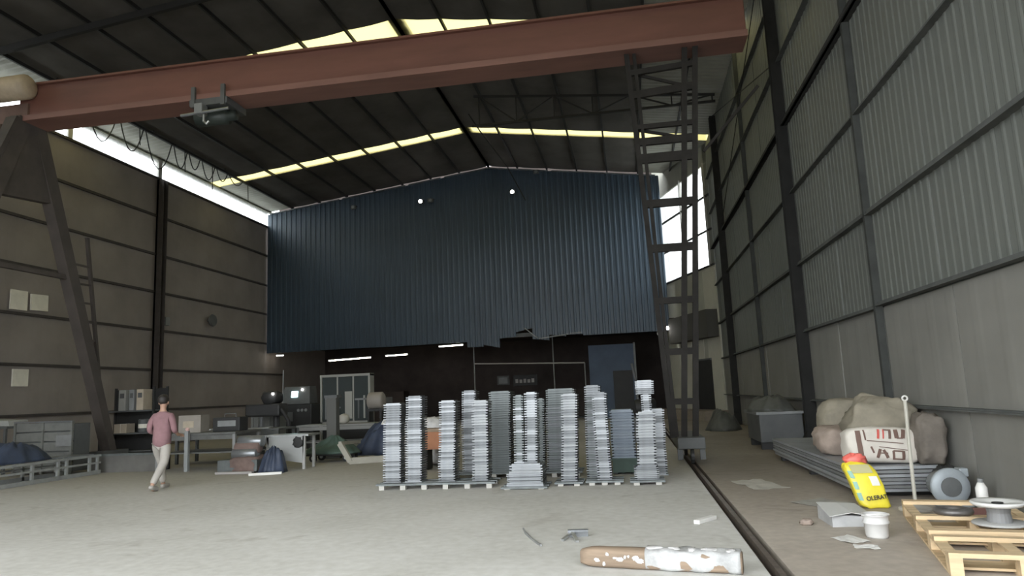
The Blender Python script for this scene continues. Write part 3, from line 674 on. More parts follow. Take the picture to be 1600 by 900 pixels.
def bag_patch(x0, x1, z0, z1, mat, name):
    g = [[bag_front(x0+(x1-x0)*i/4, z0+(z1-z0)*j/4) for j in range(5)] for i in range(5)]
    MB().sheet(g, (0, .006, 0)).build(name, mat, yb_)
bag_patch(.04, .14, .27, .38, white_m, 'white_label')
bag_patch(-.13, .12, .42, .52, M('print_khaki', (.45, .42, .22), .5), 'khaki_print')
for k in range(3): bag_patch(-.185, -.135, .10+k*.13, .19+k*.13, teal_m, 'teal_print')
def text_mesh(body_, size, mat, name, parent, loc, rot):
    cu = bpy.data.curves.new(name, 'FONT'); cu.body = body_; cu.size = size; cu.extrude = .002; cu.align_x = 'CENTER'; cu.offset = .0015
    o = bpy.data.objects.new(name, cu); COL.objects.link(o)
    me = bpy.data.meshes.new_from_object(o.evaluated_get(bpy.context.evaluated_depsgraph_get())); me.materials.clear(); me.materials.append(mat)
    bpy.data.objects.remove(o); t = link(name, me, parent, loc, rot); return t
q = bag_front(.03, .11, .022)
text_mesh('OLERAT', .072, black_m, 'lettering', yb_, (q.x, q.y, q.z), (PI/2-.32, -.10, 0))

# motor, shadow blob, bottle
mo = thing('motor', 'grey round flange motor on the floor behind the wooden pallet', 'motor', (3.55, 9.25, 0))
wp(MB().lathe([(.09, -.19), (.15, -.16), (.15, .05), (.205, .09), (.215, .13), (.205, .16), (.10, .16)], 28, (3.55, 9.25, .22), 'y'), 'flange_body', M('motor_grey', (.30, .33, .35), .5, .2, 4, .12), mo, True)
mb_ = MB().lathe([(.0, 0), (.11, 0), (.11, .012), (.05, .02)], 20, (3.55, 9.09, .22), 'y'); wp(mb_, 'bore', dgrey_m, mo)
wp(box(3.68, 3.78, 9.15, 9.3, .32, .42), 'terminal_box', MATS['motor_grey'], mo, bevel=.015)
wp(MB().lathe([(.22, 0), (.23, .02), (.20, .035)], 24, (3.60, 9.15, 0)), 'base_plate', MATS['motor_grey'], mo)
solo(MB().blob((3.70, 9.60, .20), (.28, .22, .40), .7, amp=.12, seed=31), 'shadow_blob', black_m, 'black blob standing in for the shadowed gap behind the grey motor', 'bag', smooth=True)  # black blob added where the gap behind the motor is only shaded
bo = thing('bottle', 'white plastic bottle standing against the right wall', 'bottle', (3.76, 8.85, 0))
MB().lathe([(.05, 0), (.06, .02), (.06, .24), (.03, .30)], 16).build('bottle_body', white_m, bo, True); MB().lathe([(.03, .30), (.03, .34)], 12).build('cap', grey_m, bo)
solo(MB().lathe([(.0, 0), (.17, 0), (.17, .02), (.15, .03), (0, .025)], 24, (3.08, 8.93, 0)), 'lid', M('pale_lid', (.48, .46, .43), .6), 'pale round lid on the floor beside the yellow bag', 'lid')

# big pine pallet
pa = thing('wooden_pallet', 'large pale pine pallet on the floor at the lower right', 'pallet', (2.27, 6.02, 0), -.215)
PW, PLn = .98, 2.62
for x in (.0, PW/2-.04, PW-.08):
    for (ya, yb) in ((.0, .16), (.84, 1.0), (1.66, 1.82), (PLn-.16, PLn)): box(x, x+.09, ya, yb, .02, .12).build('block', wood_m, pa)
for x in (.0, PW/2-.04, PW-.08): box(x, x+.09, 0, PLn, .12, .138).build('stringer', wood_m, pa); box(x, x+.09, 0, PLn, 0, .02).build('bottom_board', wood_m, pa)
for (ya, yb) in ((.0, .11), (.62, .72), (.88, 1.0), (1.6, 1.72), (PLn-.13, PLn)): box(0, PW+.01, ya, yb, .138, .172).build('deck_board', wood_m, pa)
for (ya, yb) in ((.15, .40), (1.08, 1.42), (1.85, 2.05)): box(.09, PW-.08, ya, yb, .021, .04).build('lower_board', wood_m, pa)
box(.55, .86, PLn-.2, PLn-.14, .02, .12).build('dark_insert', M('insert_brown', (.12, .05, .04), .6), pa)
solo(MB().lathe([(.075, 0), (.155, 0), (.175, .025), (.165, .05), (.12, .06), (.08, .04), (.075, 0)], 28, (2.98, 7.66, .172)), 'wire_coil', M('coil_grey', (.17, .16, .155), .45, .5, 8, .25), 'dark grey flat coil lying on the pallet', 'coil', smooth=True)
sp_ = thing('cable_spool', 'pale two-flange cable spool lying on the pallet near the right edge', 'spool', (3.14, 7.12, .172))
MB().lathe([(.04, 0), (.215, 0), (.22, .012), (.21, .02), (.05, .022)], 32).build('lower_flange', M('spool_grey', (.40, .40, .39), .5), sp_, True)
MB().lathe([(.10, .02), (.09, .10), (.10, .16)], 20).build('barrel', M('spool_dark', (.2, .2, .2), .6), sp_)
MB().lathe([(.045, .165), (.19, .16), (.215, .185), (.205, .20), (.18, .19), (.05, .178), (.045, .165)], 32).build('upper_flange', M('spool_white', (.66, .66, .64), .45), sp_, True)
MB().lathe([(.0, .178), (.045, .178), (.045, .188), (0, .188)], 16).build('hub', black_m, sp_)

# bucket, cardboard, papers, beam and bits on the floor
bu = thing('bucket', 'white plastic bucket on the floor left of the pallet', 'bucket', (2.21, 7.46, 0))
MB().lathe([(.0, .006), (.092, 0), (.10, .02), (.108, .13), (.118, .135), (.118, .15), (.110, .153), (.114, .205), (.124, .21), (.124, .22), (.105, .22), (.09, .02), (0, .015)], 28).build('bucket_body', M('white_plastic', (0.624, 0.616, 0.600), .4), bu, True)
MB().tube([(-.125, 0, .20), (-.10, -.08, .225), (0, -.125, .235), (.10, -.08, .225), (.125, 0, .20)], .005, 6).build('handle', white_m, bu)
cb = thing('cardboard_box', 'flattened grey cardboard box behind the white bucket', 'box', (2.12, 8.25, 0), .1)
MB().hexa([(-.20,-.25,0),(.18,-.28,0),(.22,.25,0),(-.16,.28,0),(-.19,-.22,.12),(.17,-.26,.09),(.22,.24,.13),(-.16,.27,.14)]).build('carton', M('carton_grey', (.40, .40, .40), .8, 0, 4, .15), cb)
MB().sheet([[(-.24, -.3, .11), (-.16, .3, .16)], [(.0, -.26, .135), (.05, .28, .15)], [(.2, -.3, .10), (.24, .26, .14)]], (0, 0, .008)).build('flap', M('carton_pale', (.55, .55, .53), .8), cb)
def scrap(cx, cy, w, l, rot, label, mat=paper_m, z=.004, name='paper_scrap', cat='paper', group='papers on the floor by the bucket'):
    rnd = random.Random(int(cx*1000)); g = []
    for i in range(6):
        g.append([((i/5-.5)*w*(1+rnd.uniform(-.1, .1)), (j/5-.5)*l*(1+rnd.uniform(-.1, .1)), z+.012*abs(rnd.gauss(0, .5))) for j in range(6)])
    o = MB().sheet(g, (0, 0, .003)).build(name, mat, None, loc=(cx, cy, 0)); o.rotation_euler = (0, 0, rot); tag(o, label, cat, group)
scrap(1.93, 7.35, .22, .30, .4, 'crumpled white paper on the floor beside the bucket, the farther one', white_m)
scrap(1.98, 7.02, .20, .16, -.2, 'torn white paper on the floor, nearest one below the bucket', white_m)
scrap(1.76, 11.3, .50, 1.0, .2, 'large pale paper sheet on the dirty floor beside the rail', M('paper_mat', (.46, .44, .39), .85, 0, 3, .15), group=None)
scrap(2.22, 9.5, .5, .5, .6, 'dull torn sheet on the floor left of the yellow bag', M('paper_dull', (.34, .33, .30), .85, 0, 3, .2), group=None)
solo(MB().blob((1.72, 8.12, .03), (.12, .10, .06), .7, amp=.2, seed=41), 'rag', sackp_m, 'small crumpled rag on the floor left of the cardboard box', 'rag', smooth=True)
be = thing('timber_beam', 'round-ended timber beam half wrapped in white foam lying on the foreground floor', 'beam', (.13, 6.28, 0), -.21)
prof = [(-.66, .055), (-.655, .075), (-.63, .082), (0, .082), (.3, .08), (.68, .078)]
def rbar(x0, x1, hw, hh, seed, amp, n=14, endround=.0, z=.09):
    g = []
    for i in range(n+1):
        x = x0+(x1-x0)*i/n; s_ = 1.0
        if endround and i < 3: s_ = (.72, .93, 1.0)[i]
        ring = []
        for k in range(17):
            a = 2*PI*k/16; cx_ = math.copysign(abs(math.cos(a))**.5, math.cos(a)); sz = math.copysign(abs(math.sin(a))**.5, math.sin(a))
            dd = 1+amp*noise.noise(Vector((x*7+seed, cx_*2, sz*2)))
            ring.append((x, cx_*hw*s_*dd, max(.0, z+sz*hh*s_*dd)))
        g.append(ring)
    b = MB().sheet(g); k0 = len(b.v); b.f.append(tuple(range(16))); b.f.append(tuple(n*17+k for k in range(16))); return b
rbar(-.665, .67, .085, .08, 1, .06, 18, 1, .082).build('timber', woodold_m, be, True)
rbar(-.10, .66, .092, .086, 5, .22, 28, 0, .088).build('foam_wrap', M('foam_grey', (.40, .40, .395), .6, 0, 7, .3, bump=.6), be, True)
rf = random.Random(3)
for k in range(9):
    x = -.50+k*.045+rf.uniform(-.02, .02); w_ = rf.uniform(.02, .075)
    MB().blob((x, -.086, .07+rf.uniform(-.03, .05)), (w_, .012, rf.uniform(.012, .04)), .9, (9, 6), .3, 3, k).build('paint_fleck', foam_m, be)
for k in range(5):
    x = -.02+k*.15; MB().blob((x, .0+.03*math.sin(k*3), .168), (.10+.05*math.sin(k*2.2+1), .10, .03), .8, (12, 6), .3, 3, k+50).build('foam_lump', foam_m, be, True)
solo(MB().beam((.60, 8.22, .024), (.82, 8.52, .024), .075, .045), 'pipe_offcut', white_m, 'short white block on the floor near the rail', 'offcut', bevel=.008)
solo(MB().tube([(-1.27, 7.95, .03), (-1.22, 7.78, .012), (-1.10, 7.45, .012), (-.98, 7.18, .012)], .012, 8), 'bent_wire', steel_m, 'thin bent steel wire on the foreground floor', 'wire')
br = thing('steel_bracket', 'small shiny steel bracket on the foreground floor', 'bracket', (-.68, 7.5, 0), .1)
MB().box(-.06, .15, .08, .14, .055, .075).box(-.06, .15, .13, .14, .0, .075).build('bright_bar', galv3_m, br)
MB().beam((-.02, .11, .06), (.03, -.16, .012), .035, .02).build('arm', steel_m, br); MB().beam((-.02, .1, .05), (-.12, -.08, .012), .03, .02).build('arm', steel_m, br)

# ------------------------------------------------------------------ the clutter on the left
rk = thing('low_steel_rack', 'low pale steel rack of welded bars at the far left', 'rack', (-13.3, 14.3, 0))
for x in (-12.85, -13.75):
    for z, h in ((.44, .05), (.27, .04), (.05, .09)): wp(MB().beam((x, 12.6, z), (x, 15.7, z), .05, h), 'rail', M('rack_pale', (0.322, 0.336, 0.329), .45, .3, 4, .15), rk)
    for y in (12.7, 13.7, 14.4, 14.65, 15.35, 15.6): wp(box(x-.025, x+.025, y-.03, y+.03, 0, .44), 'post', MATS['rack_pale'], rk)
for y in (13.2, 14.3, 15.6): wp(MB().beam((-13.75, y, .42), (-12.85, y, .42), .05, .05), 'crossbar', MATS['rack_pale'], rk)
wp(box(-13.6, -12.86, 14.6, 15.5, .47, .49), 'top_plate', galv3_m, rk)
solo(MB().drape((-13.35, 13.7, .47), (.8, 1.7, .40), 9, 61), 'blue_bundle', tarpb_m, 'dark blue tarpaulin bundle lying on the low steel rack', 'tarpaulin', smooth=True)
wc = thing('board_crate', 'grey slatted crate of boards behind the low steel rack', 'crate', (-14.5, 15.9, 0))
for k in range(5): wp(box(-15.4, -13.75, 15.82, 15.86, .08+k*.245, .29+k*.245), 'slat', M('crate_grey', (0.154, 0.158, 0.147), .7, 0, 3, .2), wc)
wp(box(-15.4, -13.75, 15.88, 16.4, .05, 1.22), 'boards', dgrey_m, wc)
for x in (-15.4, -14.6, -13.79): wp(box(x, x+.05, 15.78, 15.83, 0, 1.3), 'post', MATS['crate_grey'], wc)
wp(MB().beam((-15.4, 15.8, 1.3), (-13.74, 15.8, 1.28), .05, .035), 'top_rail', galv3_m, wc)
wp(box(-14.15, -13.72, 15.75, 15.78, .68, .95), 'label_sheet', grey_m, wc)
solo(MB().hexa([(-16.4,15.7,1.26),(-15.45,15.7,1.22),(-15.45,16.3,1.22),(-16.4,16.3,1.26),(-16.4,15.7,1.40),(-15.5,15.7,1.36),(-15.5,16.3,1.36),(-16.4,16.3,1.42)]), 'foam_board', M('board_pale', (0.338, 0.345, 0.323), .7), 'pale thick board on the dark bench at the left edge', 'board')
bn = thing('dark_bench', 'dark steel bench under the pale board at the left edge', 'bench', (-16.0, 16.0, 0))
wp(box(-16.9, -15.42, 15.6, 16.4, 1.16, 1.22), 'top', dgrey_m, bn)
for x in (-16.8, -15.5):
    for y in (15.65, 16.33): wp(box(x-.03, x+.03, y-.03, y+.03, 0, 1.16), 'leg', dgrey_m, bn)
sr = thing('storage_rack', 'dark steel storage rack by the wall left of the man', 'rack', (-14.5, 19.0, 0))
for x in (-15.35, -13.65):
    for y in (18.7, 19.3): wp(box(x-.03, x+.03, y-.03, y+.03, 0, 2.15), 'post', black_m, sr)
for z in (.3, .80, 1.44): wp(box(-15.35, -13.65, 18.7, 19.3, z, z+.04), 'shelf', dgrey_m, sr)
wp(box(-15.37, -13.63, 19.3, 19.32, .1, 2.1), 'back_panel', black_m, sr)
for xa, xb, m_, lb, nm in ((-14.83, -14.61, M('binder_pale', (0.294, 0.294, 0.273), .6), 'tall pale file box on the upper rack shelf', 'file_box'), (-14.49, -14.33, grey_m, 'narrow grey file box in the middle of the rack shelf', 'file_box'), (-14.25, -14.03, card_m, 'tan file box at the right of the rack shelf', 'file_box')):
    b_ = thing(nm, lb, 'box', ((xa+xb)/2, 18.95, 1.48)); w_ = (xb-xa)/2
    box(-w_, w_, -.2, .2, 0, .60).build('case', m_, b_, bevel=.01); box(-w_*.6, w_*.6, -.207, -.2, .36, .5).build('label_plate', dgrey_m, b_)
cbx = thing('carton', 'pale carton on the middle shelf of the storage rack', 'box', (-14.7, 18.9, .84))
box(-.22, .18, -.18, .18, 0, .26).build('case', card_m, cbx); box(-.02, .0, -.183, .183, .0, .263).build('tape', paper_m, cbx)
dr = thing('oil_can', 'dark can with pale label on the storage rack', 'can', (-14.1, 18.9, .84))
MB().lathe([(.13, 0), (.14, .02), (.14, .36), (.12, .38)], 18).build('can_body', dgrey_m, dr, True); MB().lathe([(.142, .12), (.142, .24)], 18).build('label_band', paper_m, dr)
ske = thing('steel_trough', 'long grey steel trough on the floor left of the man', 'trough', (-12.6, 16.2, 0))
wp(MB().box(-13.4, -11.5, 15.95, 16.0, .03, .42).box(-13.4, -11.5, 16.4, 16.45, .03, .42).box(-13.4, -11.5, 15.95, 16.45, 0, .03), 'trough_body', M('trough_grey', (0.120, 0.117, 0.108), .7, .1, 2, .2), ske)
for x in (-13.38, -11.52): wp(box(x-.02, x+.02, 15.95, 16.45, 0, .42), 'end_plate', MATS['trough_grey'], ske)
wp(box(-13.45, -11.45, 15.93, 15.96, .40, .45), 'rim', galv2_m, ske)
# workbench right of the man
def table(name, label, x0, x1, y0, y1, z, top_m, leg_m, low=None, legs=4):
    t = thing(name, label, 'table', ((x0+x1)/2, (y0+y1)/2, 0))
    wp(box(x0, x1, y0, y1, z-.05, z), 'tabletop', top_m, t)
    for x in (x0+.05, x1-.05):
        for y in (y0+.05, y1-.05): wp(box(x-.035, x+.035, y-.035, y+.035, 0, z-.05), 'leg', leg_m, t)
    wp(box(x0+.05, x1-.05, y0+.03, y0+.06, z-.16, z-.06), 'apron', top_m, t)
    if low: wp(box(x0+.05, x1-.05, y0+.05, y1-.05, low, low+.03), 'lower_shelf', top_m, t)
    return t
t1 = table('workbench', 'steel workbench with a pink-knobbed post right of the man', -11.4, -9.3, 15.7, 16.9, .88, M('bench_steel', (0.132, 0.135, 0.129), .5, .3, 3, .2), M('bench_leg', (0.234, 0.237, 0.234), .5), .40)
wp(box(-10.55, -10.46, 15.60, 15.68, 0, .94), 'post', M('bench_post', (0.260, 0.273, 0.273), .5), t1)
wp(MB().blob((-10.505, 15.64, .98), (.10, .10, .09), 1, (12, 8), 0), 'knob', M('knob_pink', (.62, .42, .38), .6), t1, True)
bx_ = thing('carton', 'large pale carton standing on the workbench behind the man', 'box', (-10.85, 16.4, .88), .05)
box(-.28, .30, -.2, .2, 0, .42).build('case', M('carton_beige', (0.288, 0.264, 0.234), .8, 0, 3, .1), bx_); box(-.16, .12, -.206, -.2, .12, .28).build('print_patch', card_m, bx_)
tl_ = thing('toolbox', 'dark toolbox with pale front on the workbench', 'toolbox', (-9.85, 16.4, .88))
box(-.36, .36, -.2, .2, 0, .34).build('case', black_m, tl_, bevel=.02); box(-.22, .26, -.21, -.2, .12, .26).build('front_plate', grey_m, tl_); MB().tube([(-.15, 0, .34), (-.15, 0, .42), (.15, 0, .42), (.15, 0, .34)], .015, 6).build('handle', dgrey_m, tl_)
t2 = table('long_table', 'long dark table with scattered sheets behind the workbench', -12.2, -9.2, 17.6, 18.6, .86, M('table_dark', (0.098, 0.101, 0.098), .6, .1, 2, .2), dgrey_m, .3)
for k, (x, y, r) in enumerate(((-9.9, 17.9, .2), (-10.9, 17.9, -.1), (-11.6, 18.1, .3))):
    o = solo(MB().hexa([(x-.3,y-.2,.86),(x+.3,y-.2,.86),(x+.3,y+.2,.86),(x-.3,y+.2,.86),(x-.3,y-.2,.875+.01*k),(x+.3,y-.2,.88),(x+.3,y+.2,.89),(x-.3,y+.2,.88)]), 'metal_sheet', steel_m, ('bright metal sheet at the right end of the long dark table', 'metal sheet in the middle of the long dark table', 'metal sheet at the left end of the long dark table')[k], 'sheet', 'sheets on the long dark table'); o.rotation_euler = (0, 0, r)
dp = thing('drill_press', 'black drill press with a bright glint on its head', 'machine', (-10.1, 19.1, 0))
MB().box(-.45, .45, -.3, .3, 0, .12).build('base', black_m, dp); MB().tube([(0, .1, .1), (0, .1, 1.75)], .09, 12).build('column', black_m, dp)
MB().box(-.75, .30, -.32, .22, 1.15, 1.5).build('head', black_m, dp, bevel=.05); MB().blob((-.05, -.05, 1.68), (.55, .5, .36), .7, (16, 10), .1, 2, 3).build('belt_cover', black_m, dp, True)
MB().tube([(-.3, -.2, 1.15), (-.3, -.2, .8)], .05, 10).build('spindle', dgrey_m, dp); MB().box(-.6, .1, -.35, .1, .74, .8).build('work_table', dgrey_m, dp)
MB().tube([(.3, -.2, 1.35), (.55, -.25, 1.0), (.6, -.25, .55)], .05, 8).build('hose', rubber_m, dp); MB().blob((.08, -.28, 1.78), (.07, .05, .06), 1, (10, 8), 0).build('lamp', flood_m, dp)
gb = thing('parts_bin', 'grey ribbed metal bin behind the wrapped bundles', 'bin', (-10.9, 20.3, 0))
MB().box(-.45, .38, -.3, .3, .3, 1.15).build('case', M('bin_grey', (.17, .175, .165), .6, .1), gb); box(-.40, -.3, -.28, .28, 0, .3).build('leg', dgrey_m, gb); box(.24, .34, -.28, .28, 0, .3).build('leg', dgrey_m, gb)
for k in range(5): box(-.42+k*.18, -.36+k*.18, -.33, -.3, .35, 1.1).build('rib', MATS['bin_grey'], gb)
lp = thing('frame_post', 'white upright post with a horizontal arm beside the control cabinet', 'post', (-11.0, 21.3, 0))
MB().tube([(0, 0, 0), (0, 0, 1.5)], .05, 10).build('post', M('post_white', (.42, .42, .40), .6), lp); MB().tube([(.0, 0, 1.5), (.02, 0, 2.55)], .018, 8).build('rod', grey_m, lp)
MB().beam((-.9, 0, 1.18), (0, 0, 1.26), .07, .10).build('arm', MATS['post_white'], lp)
cc = thing('control_cabinet', 'dark control cabinet with a small glowing screen', 'cabinet', (-10.95, 22.4, 0))
MB().box(-.55, .55, -.3, .35, 0, 1.45).build('body', black_m, cc, bevel=.03)
MB().hexa([(-.5,-.34,1.45),(.5,-.34,1.45),(.5,.3,1.45),(-.5,.3,1.45),(-.45,-.2,2.03),(.45,-.2,2.03),(.45,.3,2.03),(-.45,.3,2.03)]).build('console', dgrey_m, cc, bevel=.02)
MB().hexa([(-.16,-.30,1.68),(.05,-.30,1.68),(.05,-.27,1.68),(-.16,-.27,1.68),(-.16,-.26,1.87),(.05,-.26,1.87),(.05,-.23,1.87),(-.16,-.23,1.87)]).build('display', screen_m, cc)
MB().lathe([(.03, 0), (.03, .04)], 10, (.20, -.22, 1.92), 'y').build('indicator', flood_m, cc); MB().box(-.4, -.1, -.32, -.3, .9, 1.2).build('hatch', dgrey_m, cc)
for k in range(3): MB().lathe([(.05, 0), (.05, .03)], 10, (.1+.13*k, -.3, 1.25), 'y').build('knob', grey_m, cc)
gc = thing('glass_cabinet', 'pale framed glass-front cabinet full of tools', 'cabinet', (-9.5, 22.8, 0))
fm = M('cabinet_frame', (0.293, 0.293, 0.267), .55)
MB().box(-.85, .85, -.02, .3, .05, 2.3).build('carcass', black_m, gc)
for x in (-.88, .82): box(x, x+.07, -.08, .3, 0, 2.36).build('side_post', fm, gc)
box(-.88, .89, -.1, .3, 2.30, 2.38).build('top_rail', fm, gc); box(-.88, .89, -.08, .3, .75, .82).build('bottom_rail', fm, gc)
for x in (-.29, .27): box(x, x+.05, -.08, -.03, .82, 2.3).build('mullion', fm, gc)
for k in range(3): box(-.80+k*.56, -.31+k*.56, -.05, -.04, .84, 2.28).build('pane', glass_m, gc)
for k, (x, z, w_, h_) in enumerate(((-.7, .9, .2, .7), (-.45, 1.0, .12, .5), (.0, .9, .25, .9), (.35, 1.5, .4, .06), (.45, .9, .06, .6), (.65, .9, .06, .75), (-.6, 1.25, .45, .05))):
    box(x, x+w_, -.085, -.055, z, z+h_).build('tool', (grey_m, dgrey_m, M('tool_pale', (.33, .33, .30), .6))[k % 3], gc)
ds = thing('cream_drum', 'cream cylinder lying on a dark stand beside the glass cabinet', 'drum', (-8.2, 22.2, 0))
MB().lathe([(.24, -.25), (.27, -.22), (.27, .2), (.22, .25)], 20, (0, 0, 1.46), 'x').build('cylinder', M('drum_cream', (0.294, 0.266, 0.238), .6), ds, True)
MB().box(-.28, .28, -.22, .22, 1.12, 1.2).box(-.24, -.18, -.2, .2, 0, 1.12).box(.18, .24, -.2, .2, 0, 1.12).build('stand', black_m, ds)
dp2 = thing('machine_post', 'dark grey machine column standing in front of the glass cabinet', 'post', (-7.95, 18.2, 0))
MB().box(-.14, .14, -.12, .12, .06, 1.62).build('column', M('post_darkgrey', (0.091, 0.091, 0.084), .6), dp2, bevel=.02); MB().box(-.28, .28, -.22, .22, 0, .06).build('foot_plate', dgrey_m, dp2); MB().box(-.18, .18, -.16, .16, 1.58, 1.66).build('cap', dgrey_m, dp2)
t3 = table('assembly_bench', 'long bench with pale top in front of the glass cabinet', -9.9, -6.6, 20.0, 21.0, .82, M('bench_pale', (0.266, 0.266, 0.252), .55), dgrey_m, .3)
solo(MB().blob((-8.6, 20.5, .96), (.32, .3, .28), .8, amp=.08, seed=71), 'helmet', M('helmet_pale', (.48, .46, .40), .5), 'pale round helmet on the assembly bench', 'helmet', smooth=True)
solo(MB().drape((-6.75, 19.15, 0), (1.9, 1.1, .86), 11, 73), 'blue_heap', tarpb_m, 'dark blue tarpaulin heap left of the leftmost plank stack', 'tarpaulin', smooth=True)
solo(MB().drape((-6.75, 19.15, .80), (.5, .4, .14), 5, 75), 'white_cloth', white_m, 'small white cloth on top of the blue tarpaulin heap', 'cloth', smooth=True)
bf = thing('steel_channel', 'beige bent steel channel on the floor left of the plank stacks', 'channel', (-6.5, 16.5, 0))
chm = M('channel_beige', (0.300, 0.285, 0.240), .6, 0, 3, .15)
wp(MB().beam((-6.95, 16.3, .5), (-6.68, 16.3, .06), .10, .12), 'upright', chm, bf); wp(MB().beam((-6.72, 16.3, .08), (-5.2, 16.95, .08), .12, .15), 'long_leg', chm, bf); wp(MB().beam((-6.95, 16.3, .5), (-6.9, 17.4, .45), .08, .08), 'back_arm', chm, bf)
pt = thing('panel_table', 'small table with a white hanging side panel', 'table', (-7.9, 15.6, 0))
wp(box(-8.45, -7.35, 15.45, 16.1, .74, .78), 'tabletop', steel_m, pt); wp(MB().hexa([(-8.2,15.47,.24),(-7.5,15.47,.14),(-7.5,15.5,.14),(-8.2,15.5,.24),(-8.42,15.47,.74),(-7.46,15.47,.74),(-7.46,15.5,.74),(-8.42,15.5,.74)]), 'side_panel', M('panel_white', (0.325, 0.332, 0.325), .5), pt)
for x in (-7.47, -8.36):
    for y in (15.5, 16.0): wp(box(x-.03, x+.03, y-.03, y+.03, 0, .74), 'leg', M('leg_pale', (0.350, 0.350, 0.336), .5), pt)
wp(MB().blob((-7.6, 15.44, .60), (.24, .03, .24), .9, (14, 10), .2), 'black_strap', rubber_m, pt, True)
wb2 = thing('wrapped_bundle', 'silvery wrapped bundle on brown cloth, nearest of the left clutter', 'bundle', (-8.7, 15.0, 0))
wp(MB().box(-9.2, -8.25, 14.8, 15.3, .04, .30), 'lower_box', galv2_m, wb2, bevel=.02)
wp(MB().blob((-8.6, 15.05, .20), (.7, .62, .38), .6, (20, 12), .12, 2, 81), 'brown_cloth', M('cloth_brown', (.17, .12, .105), .85, 0, 4, .25), wb2, True)
for k in range(3): wp(MB().lathe([(.10, -.3), (.13, -.28), (.13, .28), (.10, .3)], 12, (-8.62+.04*k, 14.98+.05*k, .42+.13*k), 'x'), 'foil_roll', (galv3_m, MATS['cloth_brown'], galv3_m)[k], wb2, True)
wp(MB().beam((-9.2, 14.78, .03), (-8.3, 14.74, .03), .10, .05), 'runner', M('runner_pale', (0.375, 0.352, 0.338), .5), wb2)
solo(MB().drape((-7.92, 14.95, 0), (.56, .7, .50), 9, 84, p=3.2), 'blue_cloth', tarpb_m, 'blue cloth heap in front of the white-panelled table', 'cloth', smooth=True)
solo(MB().beam((-8.15, 14.3, .03), (-7.5, 14.5, .03), .06, .05), 'white_offcut', white_m, 'bent white strip on the floor below the blue cloth', 'strip')
gh = thing('green_cart', 'low cart heaped with dark green cloth', 'cart', (-7.55, 17.15, 0))
MB().drape((0, .2, .2), (1.5, .9, .36), 9, 92).build('green_cloth', green_m, gh, True); MB().box(-.6, .6, -.15, .55, .16, .2).build('deck', black_m, gh)
for x in (-.45, .42):
    for y in (-.05, .45): w_ = MB().lathe([(.05, -.03), (.10, -.03), (.10, .03), (.05, .03)], 16, (x, y, .10), 'y').build('wheel', rubber_m, gh); MB().lathe([(.045, -.035), (.045, .035)], 12, (x, y, .10), 'y').build('hub', steel_m, w_)

# ------------------------------------------------------------------ under the partition
hf = thing('pipe_stand', 'thin pipe stand standing under the blue partition', 'stand', (-5.2, 36.6, 0))
wp(MB().tube([(-8.1, 36.6, 0), (-8.1, 36.6, 4.3)], .03, 8), 'upright', grey_m, hf); wp(MB().tube([(-3.9, 36.6, 0), (-3.9, 36.6, 4.5)], .03, 8), 'upright', grey_m, hf)
wp(MB().tube([(-8.1, 36.6, 3.12), (-2.3, 36.6, 2.9)], .035, 8), 'crossbar', M('pipe_pale', (.34, .32, .30), .5), hf); wp(MB().tube([(-2.3, 36.6, 0), (-2.3, 36.6, 2.9)], .03, 8), 'upright', grey_m, hf)
bp_ = thing('blue_booth', 'small blue sheet-metal booth with a dark doorway under the partition', 'booth', (-1.0, 38.5, 0))
wp(box(-2.15, .25, 38.0, 40.0, 0, 3.85), 'wall_sheet', M('booth_blue', (.06, .09, .14), .6, 0, 1, .15), bp_); wp(box(-.92, .10, 37.95, 38.0, 0, 2.45), 'doorway', black_m, bp_); wp(box(.22, .32, 37.94, 38.02, 0, 3.9), 'corner_trim', grey_m, bp_)
nb = thing('notice_board', 'small grey board hanging in the dim workshop', 'board', (-7.4, 42.9, 0)); 
wp(box(-8.2, -7.45, 43.5, 43.58, 2.05, 2.6), 'board', dgrey_m, nb); wp(box(-8.1, -7.55, 43.49, 43.5, 2.12, 2.5), 'sheet', grey_m, nb)
sg = thing('wall_sign', 'pale row of blurred marks on a dark sign in the dim workshop', 'sign', (-6.5, 43.4, 0))
wp(box(-7.2, -5.7, 43.5, 43.58, 1.95, 2.6), 'board', black_m, sg)
for k in range(5): wp(box(-7.05+k*.25, -6.88+k*.25, 43.48, 43.5, 2.12, 2.36-.04*(k % 2)), 'mark', M('mark_pale', (.40, .38, .36), .6), sg)
for k, (x, z) in enumerate(((-17.2, 1.5), (-14.0, 1.9), (-3.4, 1.6))):
    m_ = thing('machine_cabinet', ('dark machine cabinet in the far left of the dim workshop', 'dark machine cabinet behind the glass cabinet', 'dark machine cabinet behind the plank stacks')[k], 'machine', (x, 40.5, 0))
    box(-.9, .9, -.5, .5, .1, z).build('body', dark_m, m_, bevel=.03); box(-.6, .2, -.53, -.5, .4, z-.3).build('door', dgrey_m, m_); box(-.85, .85, -.45, .45, 0, .1).build('plinth', black_m, m_)
pm = thing('pump_unit', 'dark pump unit on the floor behind the crane leg', 'machine', (.35, 20.5, 0))
MB().box(-.35, .45, -.3, .3, 0, .7).build('base', dgrey_m, pm, bevel=.03); MB().lathe([(.2, -.3), (.24, -.25), (.24, .25), (.15, .3)], 16, (0, 0, .95), 'x').build('motor', black_m, pm, True); MB().tube([(-.2, 0, 1.1), (-.2, 0, 1.6), (-.3, 0, 2.2)], .04, 8).build('pipe', dgrey_m, pm)

